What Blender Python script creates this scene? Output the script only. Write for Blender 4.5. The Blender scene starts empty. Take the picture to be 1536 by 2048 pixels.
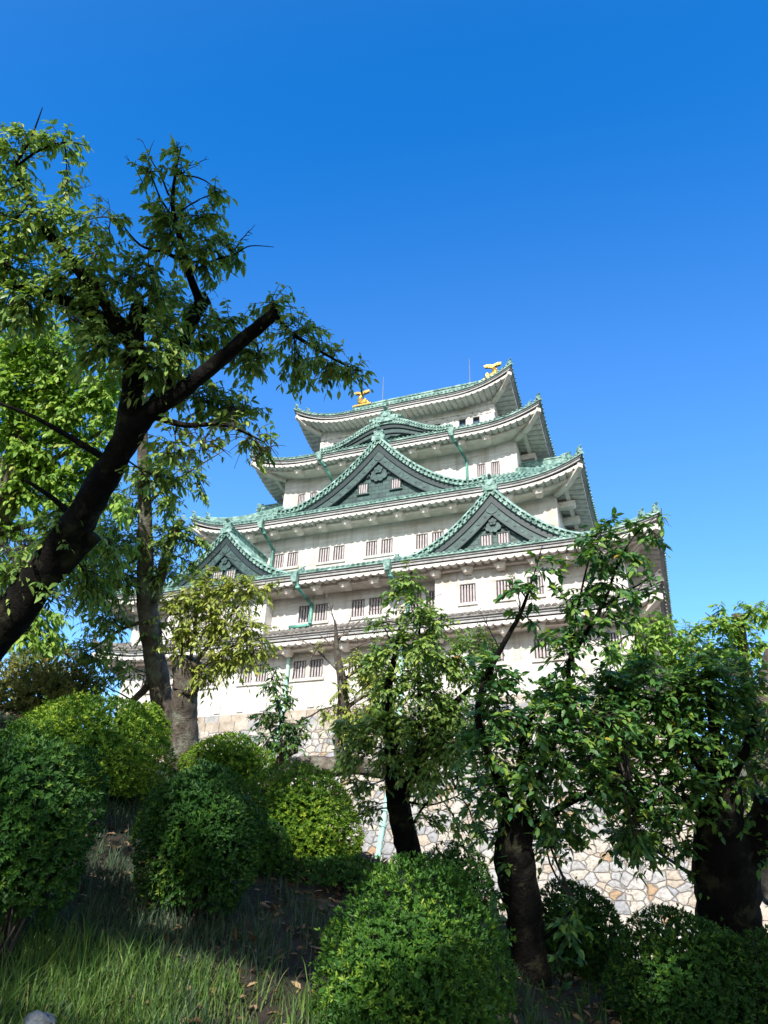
import bpy, math, random
import numpy as np
from mathutils import Vector

# ------------------------------------------------------------------ camera, sky, sun, exposure
S = bpy.context.scene
COL = S.collection
CAM = np.array([19.346, -44.125, -13.163])
YAW, PITCH, ROLL, FPX = math.radians(-21.389), math.radians(29.809), math.radians(2.257), 1516.5
_f = np.array([math.sin(YAW)*math.cos(PITCH), math.cos(YAW)*math.cos(PITCH), math.sin(PITCH)])
_r0 = np.array([math.cos(YAW), -math.sin(YAW), 0.0])
_u0 = np.cross(_r0, _f)
_r = math.cos(ROLL)*_r0 + math.sin(ROLL)*_u0
_u = -math.sin(ROLL)*_r0 + math.cos(ROLL)*_u0
cam = bpy.data.cameras.new('camera')
cam.sensor_fit = 'HORIZONTAL'; cam.sensor_width = 36.0; cam.lens = 36.0*FPX/1536.0
cam.clip_start = 0.05; cam.clip_end = 8000
co = bpy.data.objects.new('camera', cam); COL.objects.link(co)
from mathutils import Matrix
co.matrix_world = Matrix(((_r[0], _u[0], -_f[0], CAM[0]), (_r[1], _u[1], -_f[1], CAM[1]), (_r[2], _u[2], -_f[2], CAM[2]), (0, 0, 0, 1)))
S.camera = co

SUN_EL, SUN_AZ = math.radians(31), math.radians(10)
SUN = np.array([math.sin(SUN_AZ)*math.cos(SUN_EL), -math.cos(SUN_AZ)*math.cos(SUN_EL), math.sin(SUN_EL)])
sl = bpy.data.lights.new('sun', 'SUN'); sl.energy = 3.6; sl.angle = math.radians(0.5); sl.color = (1.0, 0.95, 0.87)
so = bpy.data.objects.new('sun', sl); COL.objects.link(so)
so.rotation_euler = Vector(SUN).to_track_quat('Z', 'Y').to_euler()
W = bpy.data.worlds.new('World'); S.world = W; W.use_nodes = True
wn = W.node_tree.nodes; wl = W.node_tree.links
bg = wn['Background']
sky = wn.new('ShaderNodeTexSky'); sky.sky_type = 'NISHITA'; sky.sun_disc = False
sky.sun_elevation = SUN_EL; sky.sun_rotation = math.pi - SUN_AZ
sky.air_density = 1.0; sky.dust_density = 0.3; sky.ozone_density = 2.0
# the sky is deepest blue away from the sun and paler on the sun's side
hs = wn.new('ShaderNodeHueSaturation'); hs.inputs['Value'].default_value = 1.30
tc = wn.new('ShaderNodeTexCoord'); dt = wn.new('ShaderNodeVectorMath'); dt.operation = 'DOT_PRODUCT'; dt.inputs[1].default_value = tuple(SUN)
wl.new(tc.outputs['Generated'], dt.inputs[0])
mr = wn.new('ShaderNodeFloatCurve'); cv_ = mr.mapping.curves[0]
cv_.points[0].location = (0.0, 0.635); cv_.points[1].location = (1.0, 0.26)
for q in ((0.30, 0.665), (0.56, 0.70), (0.86, 0.42)): cv_.points.new(*q)
hs.inputs['Hue'].default_value = 0.508
mr.mapping.update()
ma = wn.new('ShaderNodeMath'); ma.operation = 'MULTIPLY_ADD'; ma.inputs[1].default_value = 0.5; ma.inputs[2].default_value = 0.5
m2 = wn.new('ShaderNodeMath'); m2.operation = 'MULTIPLY'; m2.inputs[1].default_value = 2.0
wl.new(dt.outputs['Value'], ma.inputs[0]); wl.new(ma.outputs[0], mr.inputs['Value'])
wl.new(mr.outputs[0], m2.inputs[0]); wl.new(m2.outputs[0], hs.inputs['Saturation'])
mv = wn.new('ShaderNodeMapRange'); mv.inputs['From Min'].default_value = 0.25; mv.inputs['From Max'].default_value = 0.85
mv.inputs['To Min'].default_value = 1.38; mv.inputs['To Max'].default_value = 0.78
wl.new(dt.outputs['Value'], mv.inputs['Value']); wl.new(mv.outputs[0], hs.inputs['Value'])
wl.new(sky.outputs[0], hs.inputs['Color']); wl.new(hs.outputs[0], bg.inputs['Color'])
bg.inputs['Strength'].default_value = 0.15
S.view_settings.view_transform = 'Standard'; S.view_settings.look = 'None'
S.view_settings.exposure = 0.85; S.view_settings.gamma = 1.0
S.render.engine = 'CYCLES'
S.cycles.max_bounces = 8; S.cycles.transparent_max_bounces = 4

# ------------------------------------------------------------------ helpers
def ray(px, py):
    return _f + _r*(px-768)/FPX + _u*(1024-py)/FPX
def at(px, py, d):
    """world point at image position (full-size photo pixels) and depth d metres along the view axis"""
    return CAM + ray(px, py)*d

def mat(name, fn):
    m = bpy.data.materials.new(name); m.use_nodes = True
    nt = m.node_tree; b = nt.nodes['Principled BSDF']
    fn(nt, nt.nodes, nt.links, b)
    return m
def N(nt, t, **kw):
    n = nt.nodes.new(t)
    for k, v in kw.items():
        if k in n.inputs.keys(): n.inputs[k].default_value = v
        else: setattr(n, k, v)
    return n
def ramp(nt, stops, interp='LINEAR'):
    n = nt.nodes.new('ShaderNodeValToRGB'); n.color_ramp.interpolation = interp
    el = n.color_ramp.elements
    el[0].position = stops[0][0]; el[0].color = (*stops[0][1], 1)
    el[1].position = stops[-1][0]; el[1].color = (*stops[-1][1], 1)
    for p, c in stops[1:-1]:
        e = el.new(p); e.color = (*c, 1)
    return n
def objco(nt, scale=(1, 1, 1)):
    t = nt.nodes.new('ShaderNodeTexCoord'); m = nt.nodes.new('ShaderNodeMapping')
    m.inputs['Scale'].default_value = scale
    nt.links.new(t.outputs['Object'], m.inputs['Vector'])
    return m.outputs[0]
def noisy(nm, stops, scale=3.0, sc=(1, 1, 1), rough=0.8, bump=0.0, bscale=20.0, detail=6, metallic=0.0, spec=0.5):
    def fn(nt, n, l, b):
        v = objco(nt, sc)
        t = N(nt, 'ShaderNodeTexNoise', Scale=scale, Detail=detail, Roughness=0.6)
        l.new(v, t.inputs['Vector'])
        r = ramp(nt, stops); l.new(t.outputs['Fac'], r.inputs[0]); l.new(r.outputs[0], b.inputs['Base Color'])
        b.inputs['Roughness'].default_value = rough; b.inputs['Metallic'].default_value = metallic
        b.inputs['Specular IOR Level'].default_value = spec
        if bump:
            t2 = N(nt, 'ShaderNodeTexNoise', Scale=bscale, Detail=5)
            l.new(v, t2.inputs['Vector'])
            bp = N(nt, 'ShaderNodeBump', Strength=bump, Distance=0.05)
            l.new(t2.outputs['Fac'], bp.inputs['Height']); l.new(bp.outputs[0], b.inputs['Normal'])
    return mat(nm, fn)

class MB:
    def __init__(s): s.v = []; s.f = []; s.m = []; s.n = 0
    def add(s, vs, fs, m=0):
        o = s.n; s.v.extend(tuple(map(float, p)) for p in vs); s.n += len(vs)
        for f in fs: s.f.append(tuple(i+o for i in f)); s.m.append(m)
    def grid(s, P, m=0, flip=False):
        P = np.asarray(P); a, b = P.shape[:2]
        fs = []
        for i in range(a-1):
            for j in range(b-1):
                q = (i*b+j, i*b+j+1, (i+1)*b+j+1, (i+1)*b+j)
                fs.append(q[::-1] if flip else q)
        s.add(P.reshape(-1, 3), fs, m)
    def box(s, x0, x1, y0, y1, z0, z1, m=0, M=None):
        vs = [(x, y, z) for x in (x0, x1) for y in (y0, y1) for z in (z0, z1)]
        if M: vs = [M(*p) for p in vs]
        s.add(vs, [(0, 1, 3, 2), (4, 6, 7, 5), (0, 4, 5, 1), (2, 3, 7, 6), (0, 2, 6, 4), (1, 5, 7, 3)], m)
    def tube(s, pts, rad, n=8, m=0, cap=True, jit=0.0, rng=None):
        pts = [np.asarray(p, float) for p in pts]
        rad = [rad]*len(pts) if np.isscalar(rad) else list(rad)
        rows = []; prev = None
        for i, p in enumerate(pts):
            t = pts[min(i+1, len(pts)-1)] - pts[max(i-1, 0)]; t = t/(np.linalg.norm(t)+1e-9)
            if prev is None:
                a = np.array([0, 0, 1.0]) if abs(t[2]) < .9 else np.array([1.0, 0, 0])
                prev = np.cross(a, t)
            prev = prev - t*(prev@t); prev /= np.linalg.norm(prev)+1e-9
            w = np.cross(t, prev)
            row = []
            for k in range(n):
                an = 2*math.pi*k/n
                rr = rad[i]*(1+(rng.uniform(-jit, jit) if jit else 0))
                row.append(p+rr*(math.cos(an)*prev+math.sin(an)*w))
            rows.append(row)
        vs = [q for r in rows for q in r]; fs = []
        for i in range(len(pts)-1):
            for k in range(n):
                k2 = (k+1) % n
                fs.append((i*n+k, i*n+k2, (i+1)*n+k2, (i+1)*n+k))
        if cap:
            fs.append(tuple(range(n))[::-1]); fs.append(tuple((len(pts)-1)*n+k for k in range(n)))
        s.add(vs, fs, m)
    def prism(s, outline, M, q0, q1, m=0):
        """outline of (l,z); M(l,q,z)->world; thickness q0..q1"""
        n = len(outline)
        vs = [M(l, q0, z) for l, z in outline]+[M(l, q1, z) for l, z in outline]
        fs = [tuple(range(n))[::-1], tuple(range(n, 2*n))]
        fs += [(i, (i+1) % n, n+(i+1) % n, n+i) for i in range(n)]
        s.add(vs, fs, m)
    def build(s, name, mats, parent=None, smooth=False):
        me = bpy.data.meshes.new(name)
        me.from_pydata(s.v, [], s.f)
        for m in (mats if isinstance(mats, (list, tuple)) else [mats]): me.materials.append(m)
        if any(s.m): me.polygons.foreach_set('material_index', s.m)
        if smooth: me.polygons.foreach_set('use_smooth', [True]*len(s.f))
        me.update()
        o = bpy.data.objects.new(name, me); COL.objects.link(o)
        if parent is not None:
            o.parent = parent
            o.matrix_parent_inverse = parent_inv(parent)
        return o
def islands(mb, name, mats, parent):
    """each connected piece of mb becomes an object of its own"""
    par = list(range(mb.n))
    def find(i):
        while par[i] != i: par[i] = par[par[i]]; i = par[i]
        return i
    for f in mb.f:
        a = find(f[0])
        for i in f[1:]: par[find(i)] = a
    grp = {}
    for k, f in enumerate(mb.f): grp.setdefault(find(f[0]), []).append(k)
    for ks in grp.values():
        m = MB(); ix = {}
        for k in ks:
            for i in mb.f[k]:
                if i not in ix: ix[i] = len(ix); m.v.append(mb.v[i])
            m.f.append(tuple(ix[i] for i in mb.f[k])); m.m.append(mb.m[k])
        m.n = len(m.v); m.build(name, mats, parent)
def world_of(o):
    m = o.matrix_basis.copy()
    while o.parent is not None:
        m = o.parent.matrix_basis @ o.matrix_parent_inverse @ m; o = o.parent
    return m
def parent_inv(p): return world_of(p).inverted()
def tag(o, label=None, cat=None, group=None, kind=None):
    if label: o['label'] = label
    if cat: o['category'] = cat
    if group: o['group'] = group
    if kind: o['kind'] = kind
    return o
def empty(name, loc, label, cat, group=None):
    o = bpy.data.objects.new(name, None); COL.objects.link(o); o.location = tuple(loc)
    o.empty_display_size = 0.2
    return tag(o, label, cat, group)

# ------------------------------------------------------------------ materials
def _plaster(nt, n, l, b):
    v = objco(nt, (0.25, 0.25, 2.2))
    t = N(nt, 'ShaderNodeTexNoise', Scale=1.6, Detail=8, Roughness=0.62); l.new(v, t.inputs['Vector'])
    v2 = objco(nt, (1, 1, 0.5))
    t2 = N(nt, 'ShaderNodeTexNoise', Scale=0.35, Detail=5, Roughness=0.6); l.new(v2, t2.inputs['Vector'])
    v3 = objco(nt, (2.2, 2.2, 0.10))
    t3 = N(nt, 'ShaderNodeTexNoise', Scale=1.0, Detail=4, Roughness=0.7); l.new(v3, t3.inputs['Vector'])
    r = ramp(nt, [(0.28, (0.43, 0.385, 0.33)), (0.42, (0.60, 0.58, 0.545)), (0.6, (0.70, 0.692, 0.675))])
    r2 = ramp(nt, [(0.32, (0.76, 0.70, 0.63)), (0.55, (1, 1, 1))])
    r3 = ramp(nt, [(0.30, (0.70, 0.665, 0.62)), (0.40, (0.88, 0.865, 0.84)), (0.52, (1, 1, 1))])
    l.new(t.outputs['Fac'], r.inputs[0]); l.new(t2.outputs['Fac'], r2.inputs[0]); l.new(t3.outputs['Fac'], r3.inputs[0])
    mx = N(nt, 'ShaderNodeMixRGB', blend_type='MULTIPLY'); mx.inputs[0].default_value = 1
    l.new(r.outputs[0], mx.inputs[1]); l.new(r2.outputs[0], mx.inputs[2])
    mx2 = N(nt, 'ShaderNodeMixRGB', blend_type='MULTIPLY'); mx2.inputs[0].default_value = 1.0
    l.new(mx.outputs[0], mx2.inputs[1]); l.new(r3.outputs[0], mx2.inputs[2])
    l.new(mx2.outputs[0], b.inputs['Base Color']); b.inputs['Roughness'].default_value = 0.85
    bp = N(nt, 'ShaderNodeBump', Strength=0.25, Distance=0.03)
    l.new(t.outputs['Fac'], bp.inputs['Height']); l.new(bp.outputs[0], b.inputs['Normal'])
M_WALL = mat('white_plaster', _plaster)
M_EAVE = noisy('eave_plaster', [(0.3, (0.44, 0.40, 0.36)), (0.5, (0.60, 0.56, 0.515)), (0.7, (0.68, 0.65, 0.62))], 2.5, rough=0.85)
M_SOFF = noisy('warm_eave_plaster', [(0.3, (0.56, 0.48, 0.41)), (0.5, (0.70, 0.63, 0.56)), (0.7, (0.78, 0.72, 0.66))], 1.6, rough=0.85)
M_FASC = noisy('fascia_grey', [(0.3, (0.27, 0.265, 0.26)), (0.5, (0.38, 0.375, 0.37)), (0.7, (0.45, 0.445, 0.44))], 2.5, rough=0.85)
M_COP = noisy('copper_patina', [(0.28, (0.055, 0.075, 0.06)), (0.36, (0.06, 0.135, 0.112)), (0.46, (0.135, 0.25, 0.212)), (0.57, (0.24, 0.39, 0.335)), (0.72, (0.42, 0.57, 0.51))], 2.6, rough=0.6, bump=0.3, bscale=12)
M_COP_SHADE = noisy('copper_patina_valley', [(0.30, (0.02, 0.055, 0.047)), (0.45, (0.045, 0.11, 0.092)), (0.6, (0.08, 0.17, 0.143)), (0.75, (0.16, 0.28, 0.24))], 2.6, rough=0.65)  # valley sheet darkened: shade between the ribs put into the colour, plus some grime
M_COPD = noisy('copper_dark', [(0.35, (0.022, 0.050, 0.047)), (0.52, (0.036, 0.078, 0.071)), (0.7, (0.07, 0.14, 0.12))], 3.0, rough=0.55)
M_TRIM_SHADE = noisy('black_copper_trim', [(0.3, (0.006, 0.017, 0.019)), (0.7, (0.016, 0.038, 0.040))], 4, rough=0.5)  # near black for the rims, and for the shade painted under the verges
def _shingle(nt, n, l, b):
    t = nt.nodes.new('ShaderNodeTexCoord')
    sx = N(nt, 'ShaderNodeSeparateXYZ'); l.new(t.outputs['Object'], sx.inputs[0])
    ad = N(nt, 'ShaderNodeMath', operation='ADD'); l.new(sx.outputs[0], ad.inputs[0]); l.new(sx.outputs[1], ad.inputs[1])
    cb = N(nt, 'ShaderNodeCombineXYZ'); l.new(ad.outputs[0], cb.inputs[0]); l.new(sx.outputs[2], cb.inputs[1])
    br = N(nt, 'ShaderNodeTexBrick', Scale=1.0)
    br.inputs['Color1'].default_value = (0.029, 0.066, 0.061, 1); br.inputs['Color2'].default_value = (0.040, 0.088, 0.080, 1)
    br.inputs['Mortar'].default_value = (0.012, 0.024, 0.024, 1)
    br.inputs['Mortar Size'].default_value = 0.022; br.inputs['Brick Width'].default_value = 0.62; br.inputs['Row Height'].default_value = 0.36
    l.new(cb.outputs[0], br.inputs['Vector'])
    ns = N(nt, 'ShaderNodeTexNoise', Scale=1.5, Detail=5); l.new(t.outputs['Object'], ns.inputs['Vector'])
    r = ramp(nt, [(0.3, (0.65, 0.65, 0.65)), (0.7, (1.35, 1.4, 1.35))]); l.new(ns.outputs['Fac'], r.inputs[0])
    mx = N(nt, 'ShaderNodeMixRGB', blend_type='MULTIPLY'); mx.inputs[0].default_value = 1
    l.new(br.outputs['Color'], mx.inputs[1]); l.new(r.outputs[0], mx.inputs[2]); l.new(mx.outputs[0], b.inputs['Base Color'])
    b.inputs['Roughness'].default_value = 0.5
    bp = N(nt, 'ShaderNodeBump', Strength=0.6, Distance=0.03); l.new(br.outputs['Fac'], bp.inputs['Height']); bp.invert = True
    l.new(bp.outputs[0], b.inputs['Normal'])
M_SHING = mat('copper_shingles', _shingle)
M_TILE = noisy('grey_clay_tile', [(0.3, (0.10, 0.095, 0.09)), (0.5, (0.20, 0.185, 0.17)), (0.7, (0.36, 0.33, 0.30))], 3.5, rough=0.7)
M_TILE_SHADE = noisy('grey_tile_valley', [(0.3, (0.05, 0.047, 0.045)), (0.7, (0.16, 0.15, 0.14))], 3.5, rough=0.8)  # darker tile copy: shade between the ribs put into the colour
M_FRAME = noisy('window_frame_brown', [(0.3, (0.13, 0.11, 0.105)), (0.7, (0.24, 0.21, 0.20))], 4, rough=0.7)
M_BAR = noisy('window_bar_plaster', [(0.3, (0.34, 0.30, 0.30)), (0.7, (0.52, 0.47, 0.47))], 3, rough=0.8)
M_SHUT = noisy('window_shutter', [(0.35, (0.028, 0.022, 0.024)), (0.65, (0.10, 0.055, 0.06))], 1.2, rough=0.7)
M_DARK = noisy('dark_opening', [(0.3, (0.012, 0.012, 0.014)), (0.7, (0.03, 0.03, 0.034))], 2, rough=0.9)
def _glass(nt, n, l, b):
    b.inputs['Base Color'].default_value = (0.05, 0.10, 0.17, 1); b.inputs['Roughness'].default_value = 0.06
    b.inputs['Specular IOR Level'].default_value = 0.9
M_GLASS = mat('window_glass', _glass)
M_GOLD = noisy('gold_leaf', [(0.3, (0.62, 0.34, 0.06)), (0.7, (0.86, 0.56, 0.16))], 5, rough=0.33, bump=0.5, bscale=9, metallic=0.85)
M_STEEL = noisy('grey_steel', [(0.3, (0.16, 0.17, 0.18)), (0.7, (0.24, 0.25, 0.26))], 5, rough=0.5)
def _stone(nt, n, l, b):
    v = objco(nt, (1.7, 1.7, 2.1))
    dn = N(nt, 'ShaderNodeTexNoise', Scale=0.9, Detail=3); l.new(v, dn.inputs['Vector'])
    ds = N(nt, 'ShaderNodeVectorMath', operation='SCALE'); ds.inputs['Scale'].default_value = 0.55
    l.new(dn.outputs['Color'], ds.inputs[0])
    av = N(nt, 'ShaderNodeVectorMath', operation='ADD'); l.new(v, av.inputs[0]); l.new(ds.outputs[0], av.inputs[1])
    vo = N(nt, 'ShaderNodeTexVoronoi', feature='F1', Scale=1.0, Randomness=0.85); l.new(av.outputs[0], vo.inputs['Vector'])
    ve = N(nt, 'ShaderNodeTexVoronoi', feature='DISTANCE_TO_EDGE', Scale=1.0, Randomness=0.85); l.new(av.outputs[0], ve.inputs['Vector'])
    sp = N(nt, 'ShaderNodeSeparateColor'); l.new(vo.outputs['Color'], sp.inputs[0])
    r = ramp(nt, [(0.0, (0.50, 0.49, 0.48)), (0.12, (0.62, 0.56, 0.48)), (0.28, (0.54, 0.53, 0.52)), (0.40, (0.66, 0.60, 0.52)),
                  (0.56, (0.42, 0.42, 0.43)), (0.66, (0.62, 0.59, 0.55)), (0.80, (0.60, 0.51, 0.41)), (0.95, (0.52, 0.36, 0.22))], 'CONSTANT')
    l.new(sp.outputs[0], r.inputs[0])
    ns = N(nt, 'ShaderNodeTexNoise', Scale=3.2, Detail=8, Roughness=0.65); l.new(v, ns.inputs['Vector'])
    r2 = ramp(nt, [(0.3, (0.36, 0.345, 0.33)), (0.5, (0.72, 0.71, 0.69)), (0.68, (0.86, 0.85, 0.84))]); l.new(ns.outputs['Fac'], r2.inputs[0])
    mx = N(nt, 'ShaderNodeMixRGB', blend_type='MULTIPLY'); mx.inputs[0].default_value = 0.9
    l.new(r.outputs[0], mx.inputs[1]); l.new(r2.outputs[0], mx.inputs[2])
    re = ramp(nt, [(0.004, (0.0, 0, 0)), (0.024, (1, 1, 1))]); l.new(ve.outputs['Distance'], re.inputs[0])
    mj = N(nt, 'ShaderNodeMixRGB'); l.new(re.outputs[0], mj.inputs[0]); mj.inputs[1].default_value = (0.25, 0.20, 0.155, 1)
    l.new(mx.outputs[0], mj.inputs[2]); l.new(mj.outputs[0], b.inputs['Base Color'])
    b.inputs['Roughness'].default_value = 0.85
    rh = ramp(nt, [(0.0, (0, 0, 0)), (0.06, (0.55, 0.55, 0.55)), (0.35, (1, 1, 1))]); l.new(ve.outputs['Distance'], rh.inputs[0])
    ah = N(nt, 'ShaderNodeMath', operation='MULTIPLY_ADD'); l.new(ns.outputs['Fac'], ah.inputs[0]); ah.inputs[1].default_value = 0.5
    l.new(rh.outputs[0], ah.inputs[2])
    bp = N(nt, 'ShaderNodeBump', Strength=0.9, Distance=0.22); l.new(ah.outputs[0], bp.inputs['Height'])
    l.new(bp.outputs[0], b.inputs['Normal'])
M_STONE = mat('rubble_stone', _stone)
M_ASHLAR = noisy('cut_stone', [(0.3, (0.26, 0.215, 0.165)), (0.5, (0.40, 0.34, 0.27)), (0.7, (0.50, 0.45, 0.385))], 1.3, rough=0.85, bump=0.3, bscale=6)
def bark(nm, a, bcol, c, sc=9.0, lich=None):
    def fn(nt, n, l, b):
        v = objco(nt, (1, 1, 0.6))
        t = N(nt, 'ShaderNodeTexNoise', Scale=sc, Detail=8, Roughness=0.7); l.new(v, t.inputs['Vector'])
        r = ramp(nt, [(0.3, a), (0.52, bcol), (0.72, c)]); l.new(t.outputs['Fac'], r.inputs[0])
        w = N(nt, 'ShaderNodeTexWave', wave_type='BANDS', bands_direction='Z'); w.inputs['Scale'].default_value = 9; w.inputs['Distortion'].default_value = 14
        w.inputs['Detail'].default_value = 3; l.new(objco(nt), w.inputs['Vector'])
        out = r.outputs[0]
        if lich:
            t3 = N(nt, 'ShaderNodeTexNoise', Scale=4.0, Detail=9, Roughness=0.75); l.new(objco(nt), t3.inputs['Vector'])
            r3 = ramp(nt, [(0.52, (0, 0, 0)), (0.60, (1, 1, 1))]); l.new(t3.outputs['Fac'], r3.inputs[0])
            mx = N(nt, 'ShaderNodeMixRGB'); l.new(r3.outputs[0], mx.inputs[0]); l.new(out, mx.inputs[1]); mx.inputs[2].default_value = (*lich, 1)
            out = mx.outputs[0]
        l.new(out, b.inputs['Base Color']); b.inputs['Roughness'].default_value = 0.9; b.inputs['Specular IOR Level'].default_value = 0.12
        ad = N(nt, 'ShaderNodeMath', operation='MULTIPLY_ADD'); l.new(w.outputs['Fac'], ad.inputs[0]); ad.inputs[1].default_value = 0.05; l.new(t.outputs['Fac'], ad.inputs[2])
        bp = N(nt, 'ShaderNodeBump', Strength=0.9, Distance=0.035); l.new(ad.outputs[0], bp.inputs['Height']); l.new(bp.outputs[0], b.inputs['Normal'])
    return mat(nm, fn)
M_BARK = bark('dark_cherry_bark', (0.0028, 0.0025, 0.0026), (0.007, 0.0062, 0.006), (0.019, 0.016, 0.014), lich=(0.034, 0.033, 0.02))
M_BARKL = bark('lichen_cherry_bark', (0.055, 0.045, 0.038), (0.15, 0.125, 0.105), (0.28, 0.24, 0.20), lich=(0.24, 0.26, 0.21))
M_TWIG = noisy('twig_bark', [(0.3, (0.022, 0.017, 0.014)), (0.7, (0.06, 0.048, 0.04))], 6, rough=0.85)
M_TWIGL = noisy('pale_twig_bark', [(0.3, (0.09, 0.07, 0.058)), (0.7, (0.19, 0.15, 0.12))], 6, rough=0.85)
def leafmat(nm, stops, trans=0.28, rough=0.42, spec=0.5):
    def fn(nt, n, l, b):
        a = N(nt, 'ShaderNodeAttribute', attribute_name='rnd')
        r = ramp(nt, stops); l.new(a.outputs['Fac'], r.inputs[0])
        l.new(r.outputs[0], b.inputs['Base Color']); b.inputs['Roughness'].default_value = rough
        b.inputs['Specular IOR Level'].default_value = spec
        tr = N(nt, 'ShaderNodeBsdfTranslucent')
        br = N(nt, 'ShaderNodeMixRGB', blend_type='MULTIPLY'); br.inputs[0].default_value = 1; br.inputs[2].default_value = (1.5, 1.6, 0.7, 1)
        l.new(r.outputs[0], br.inputs[1]); l.new(br.outputs[0], tr.inputs['Color'])
        mx = N(nt, 'ShaderNodeMixShader'); mx.inputs[0].default_value = trans
        l.new(b.outputs[0], mx.inputs[1]); l.new(tr.outputs[0], mx.inputs[2])
        l.new(mx.outputs[0], n['Material Output'].inputs['Surface'])
    return mat(nm, fn)
L_DARK = leafmat('cherry_leaf', [(0, (0.035, 0.12, 0.05)), (0.5, (0.085, 0.20, 0.046)), (0.86, (0.18, 0.30, 0.045)), (0.955, (0.26, 0.34, 0.05)), (0.99, (0.42, 0.26, 0.03)), (1, (0.38, 0.09, 0.03))], spec=.3)
L_MID = leafmat('cherry_leaf_light', [(0, (0.10, 0.22, 0.075)), (0.5, (0.24, 0.37, 0.09)), (0.88, (0.39, 0.49, 0.11)), (0.985, (0.42, 0.42, 0.08)), (1, (0.45, 0.16, 0.04))])
L_GREEN = leafmat('cherry_leaf_green', [(0, (0.035, 0.13, 0.06)), (0.5, (0.10, 0.23, 0.06)), (0.86, (0.22, 0.36, 0.06)), (0.955, (0.33, 0.42, 0.07)), (0.99, (0.5, 0.34, 0.05)), (1, (0.45, 0.13, 0.04))])
L_YEL = leafmat('cherry_leaf_yellowing', [(0, (0.18, 0.27, 0.05)), (0.5, (0.36, 0.43, 0.085)), (0.88, (0.48, 0.50, 0.11)), (0.98, (0.46, 0.38, 0.07)), (1, (0.45, 0.22, 0.05))])
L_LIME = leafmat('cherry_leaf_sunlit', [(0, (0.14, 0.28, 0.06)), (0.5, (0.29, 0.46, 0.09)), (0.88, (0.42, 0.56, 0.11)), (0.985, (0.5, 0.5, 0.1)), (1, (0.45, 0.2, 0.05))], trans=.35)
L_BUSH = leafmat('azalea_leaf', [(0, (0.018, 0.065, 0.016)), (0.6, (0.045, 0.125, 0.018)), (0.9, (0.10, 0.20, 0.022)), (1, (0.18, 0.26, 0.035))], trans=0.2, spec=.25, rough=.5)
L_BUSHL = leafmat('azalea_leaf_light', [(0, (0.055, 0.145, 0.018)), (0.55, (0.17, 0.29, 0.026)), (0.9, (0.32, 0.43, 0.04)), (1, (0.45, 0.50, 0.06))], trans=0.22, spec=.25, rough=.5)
L_BUSHM = leafmat('azalea_leaf_mid', [(0, (0.028, 0.09, 0.018)), (0.6, (0.075, 0.18, 0.022)), (0.9, (0.17, 0.29, 0.03)), (1, (0.28, 0.37, 0.045))], trans=0.2, spec=.25, rough=.5)
L_OLIVE = leafmat('olive_brown_leaf', [(0, (0.10, 0.12, 0.028)), (0.6, (0.21, 0.22, 0.05)), (0.9, (0.31, 0.29, 0.07)), (1, (0.36, 0.24, 0.09))], trans=0.2)
L_GRASS = leafmat('grass_blade', [(0, (0.05, 0.12, 0.03)), (0.6, (0.13, 0.225, 0.05)), (0.85, (0.24, 0.31, 0.09)), (1, (0.44, 0.38, 0.21))], trans=0.3, rough=0.5, spec=.3)
L_DRY = leafmat('dry_grass_blade', [(0, (0.028, 0.065, 0.036)), (0.6, (0.06, 0.11, 0.055)), (1, (0.15, 0.15, 0.08))], trans=0.2, rough=0.7)
L_LITTER = leafmat('fallen_leaf', [(0, (0.10, 0.05, 0.025)), (0.5, (0.22, 0.12, 0.06)), (1, (0.40, 0.27, 0.15))], trans=0.05, rough=0.8)
M_SOIL = noisy('brown_soil', [(0.3, (0.014, 0.010, 0.008)), (0.5, (0.034, 0.025, 0.018)), (0.7, (0.085, 0.062, 0.042))], 1.7, rough=0.95, bump=0.7, bscale=14)
M_ROCK = noisy('blue_grey_rock', [(0.3, (0.06, 0.075, 0.095)), (0.7, (0.17, 0.19, 0.22))], 9, rough=0.8, bump=0.5, bscale=30)
# ------------------------------------------------------------------ the castle keep
K = 2.12
YC = 7.5*K
HW = {1: 8.5*K, 2: 8.5*K, 3: 6.5*K, 4: 5*K, 5: 4*K}
FY = {1: 0.0, 2: 0.0, 3: 2*K, 4: 3.5*K, 5: 4.5*K}
keep = empty('castle_keep', (0, YC, 0), 'white five-storey castle keep with green copper roofs and gold fish on its ridge', 'castle')

def side_maps(ex, ey):
    """four sides: (half length, map(u, r, z))"""
    return [(ex, lambda u, r, z: (u, YC-ey+r, z)), (ey, lambda u, r, z: (ex-r, YC+u, z)),
            (ex, lambda u, r, z: (-u, YC+ey-r, z)), (ey, lambda u, r, z: (-ex+r, YC-u, z))]
def lift_f(d, r, lift, Lc, R):
    return lift*max(0.0, 1-max(d, 0)/Lc)**2.3*max(0.0, 1-r/R)**1.3
def usamples(half, r, n_mid=10, n_end=14, Lc=6.0):
    h = half-r
    a = max(h-Lc, 0.2)
    e = [a+(h-a)*(1-(1-k/n_end)**1.4) for k in range(1, n_end+1)]
    m = list(np.linspace(-a, a, n_mid))
    return [-x for x in e[::-1]]+m+e

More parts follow.
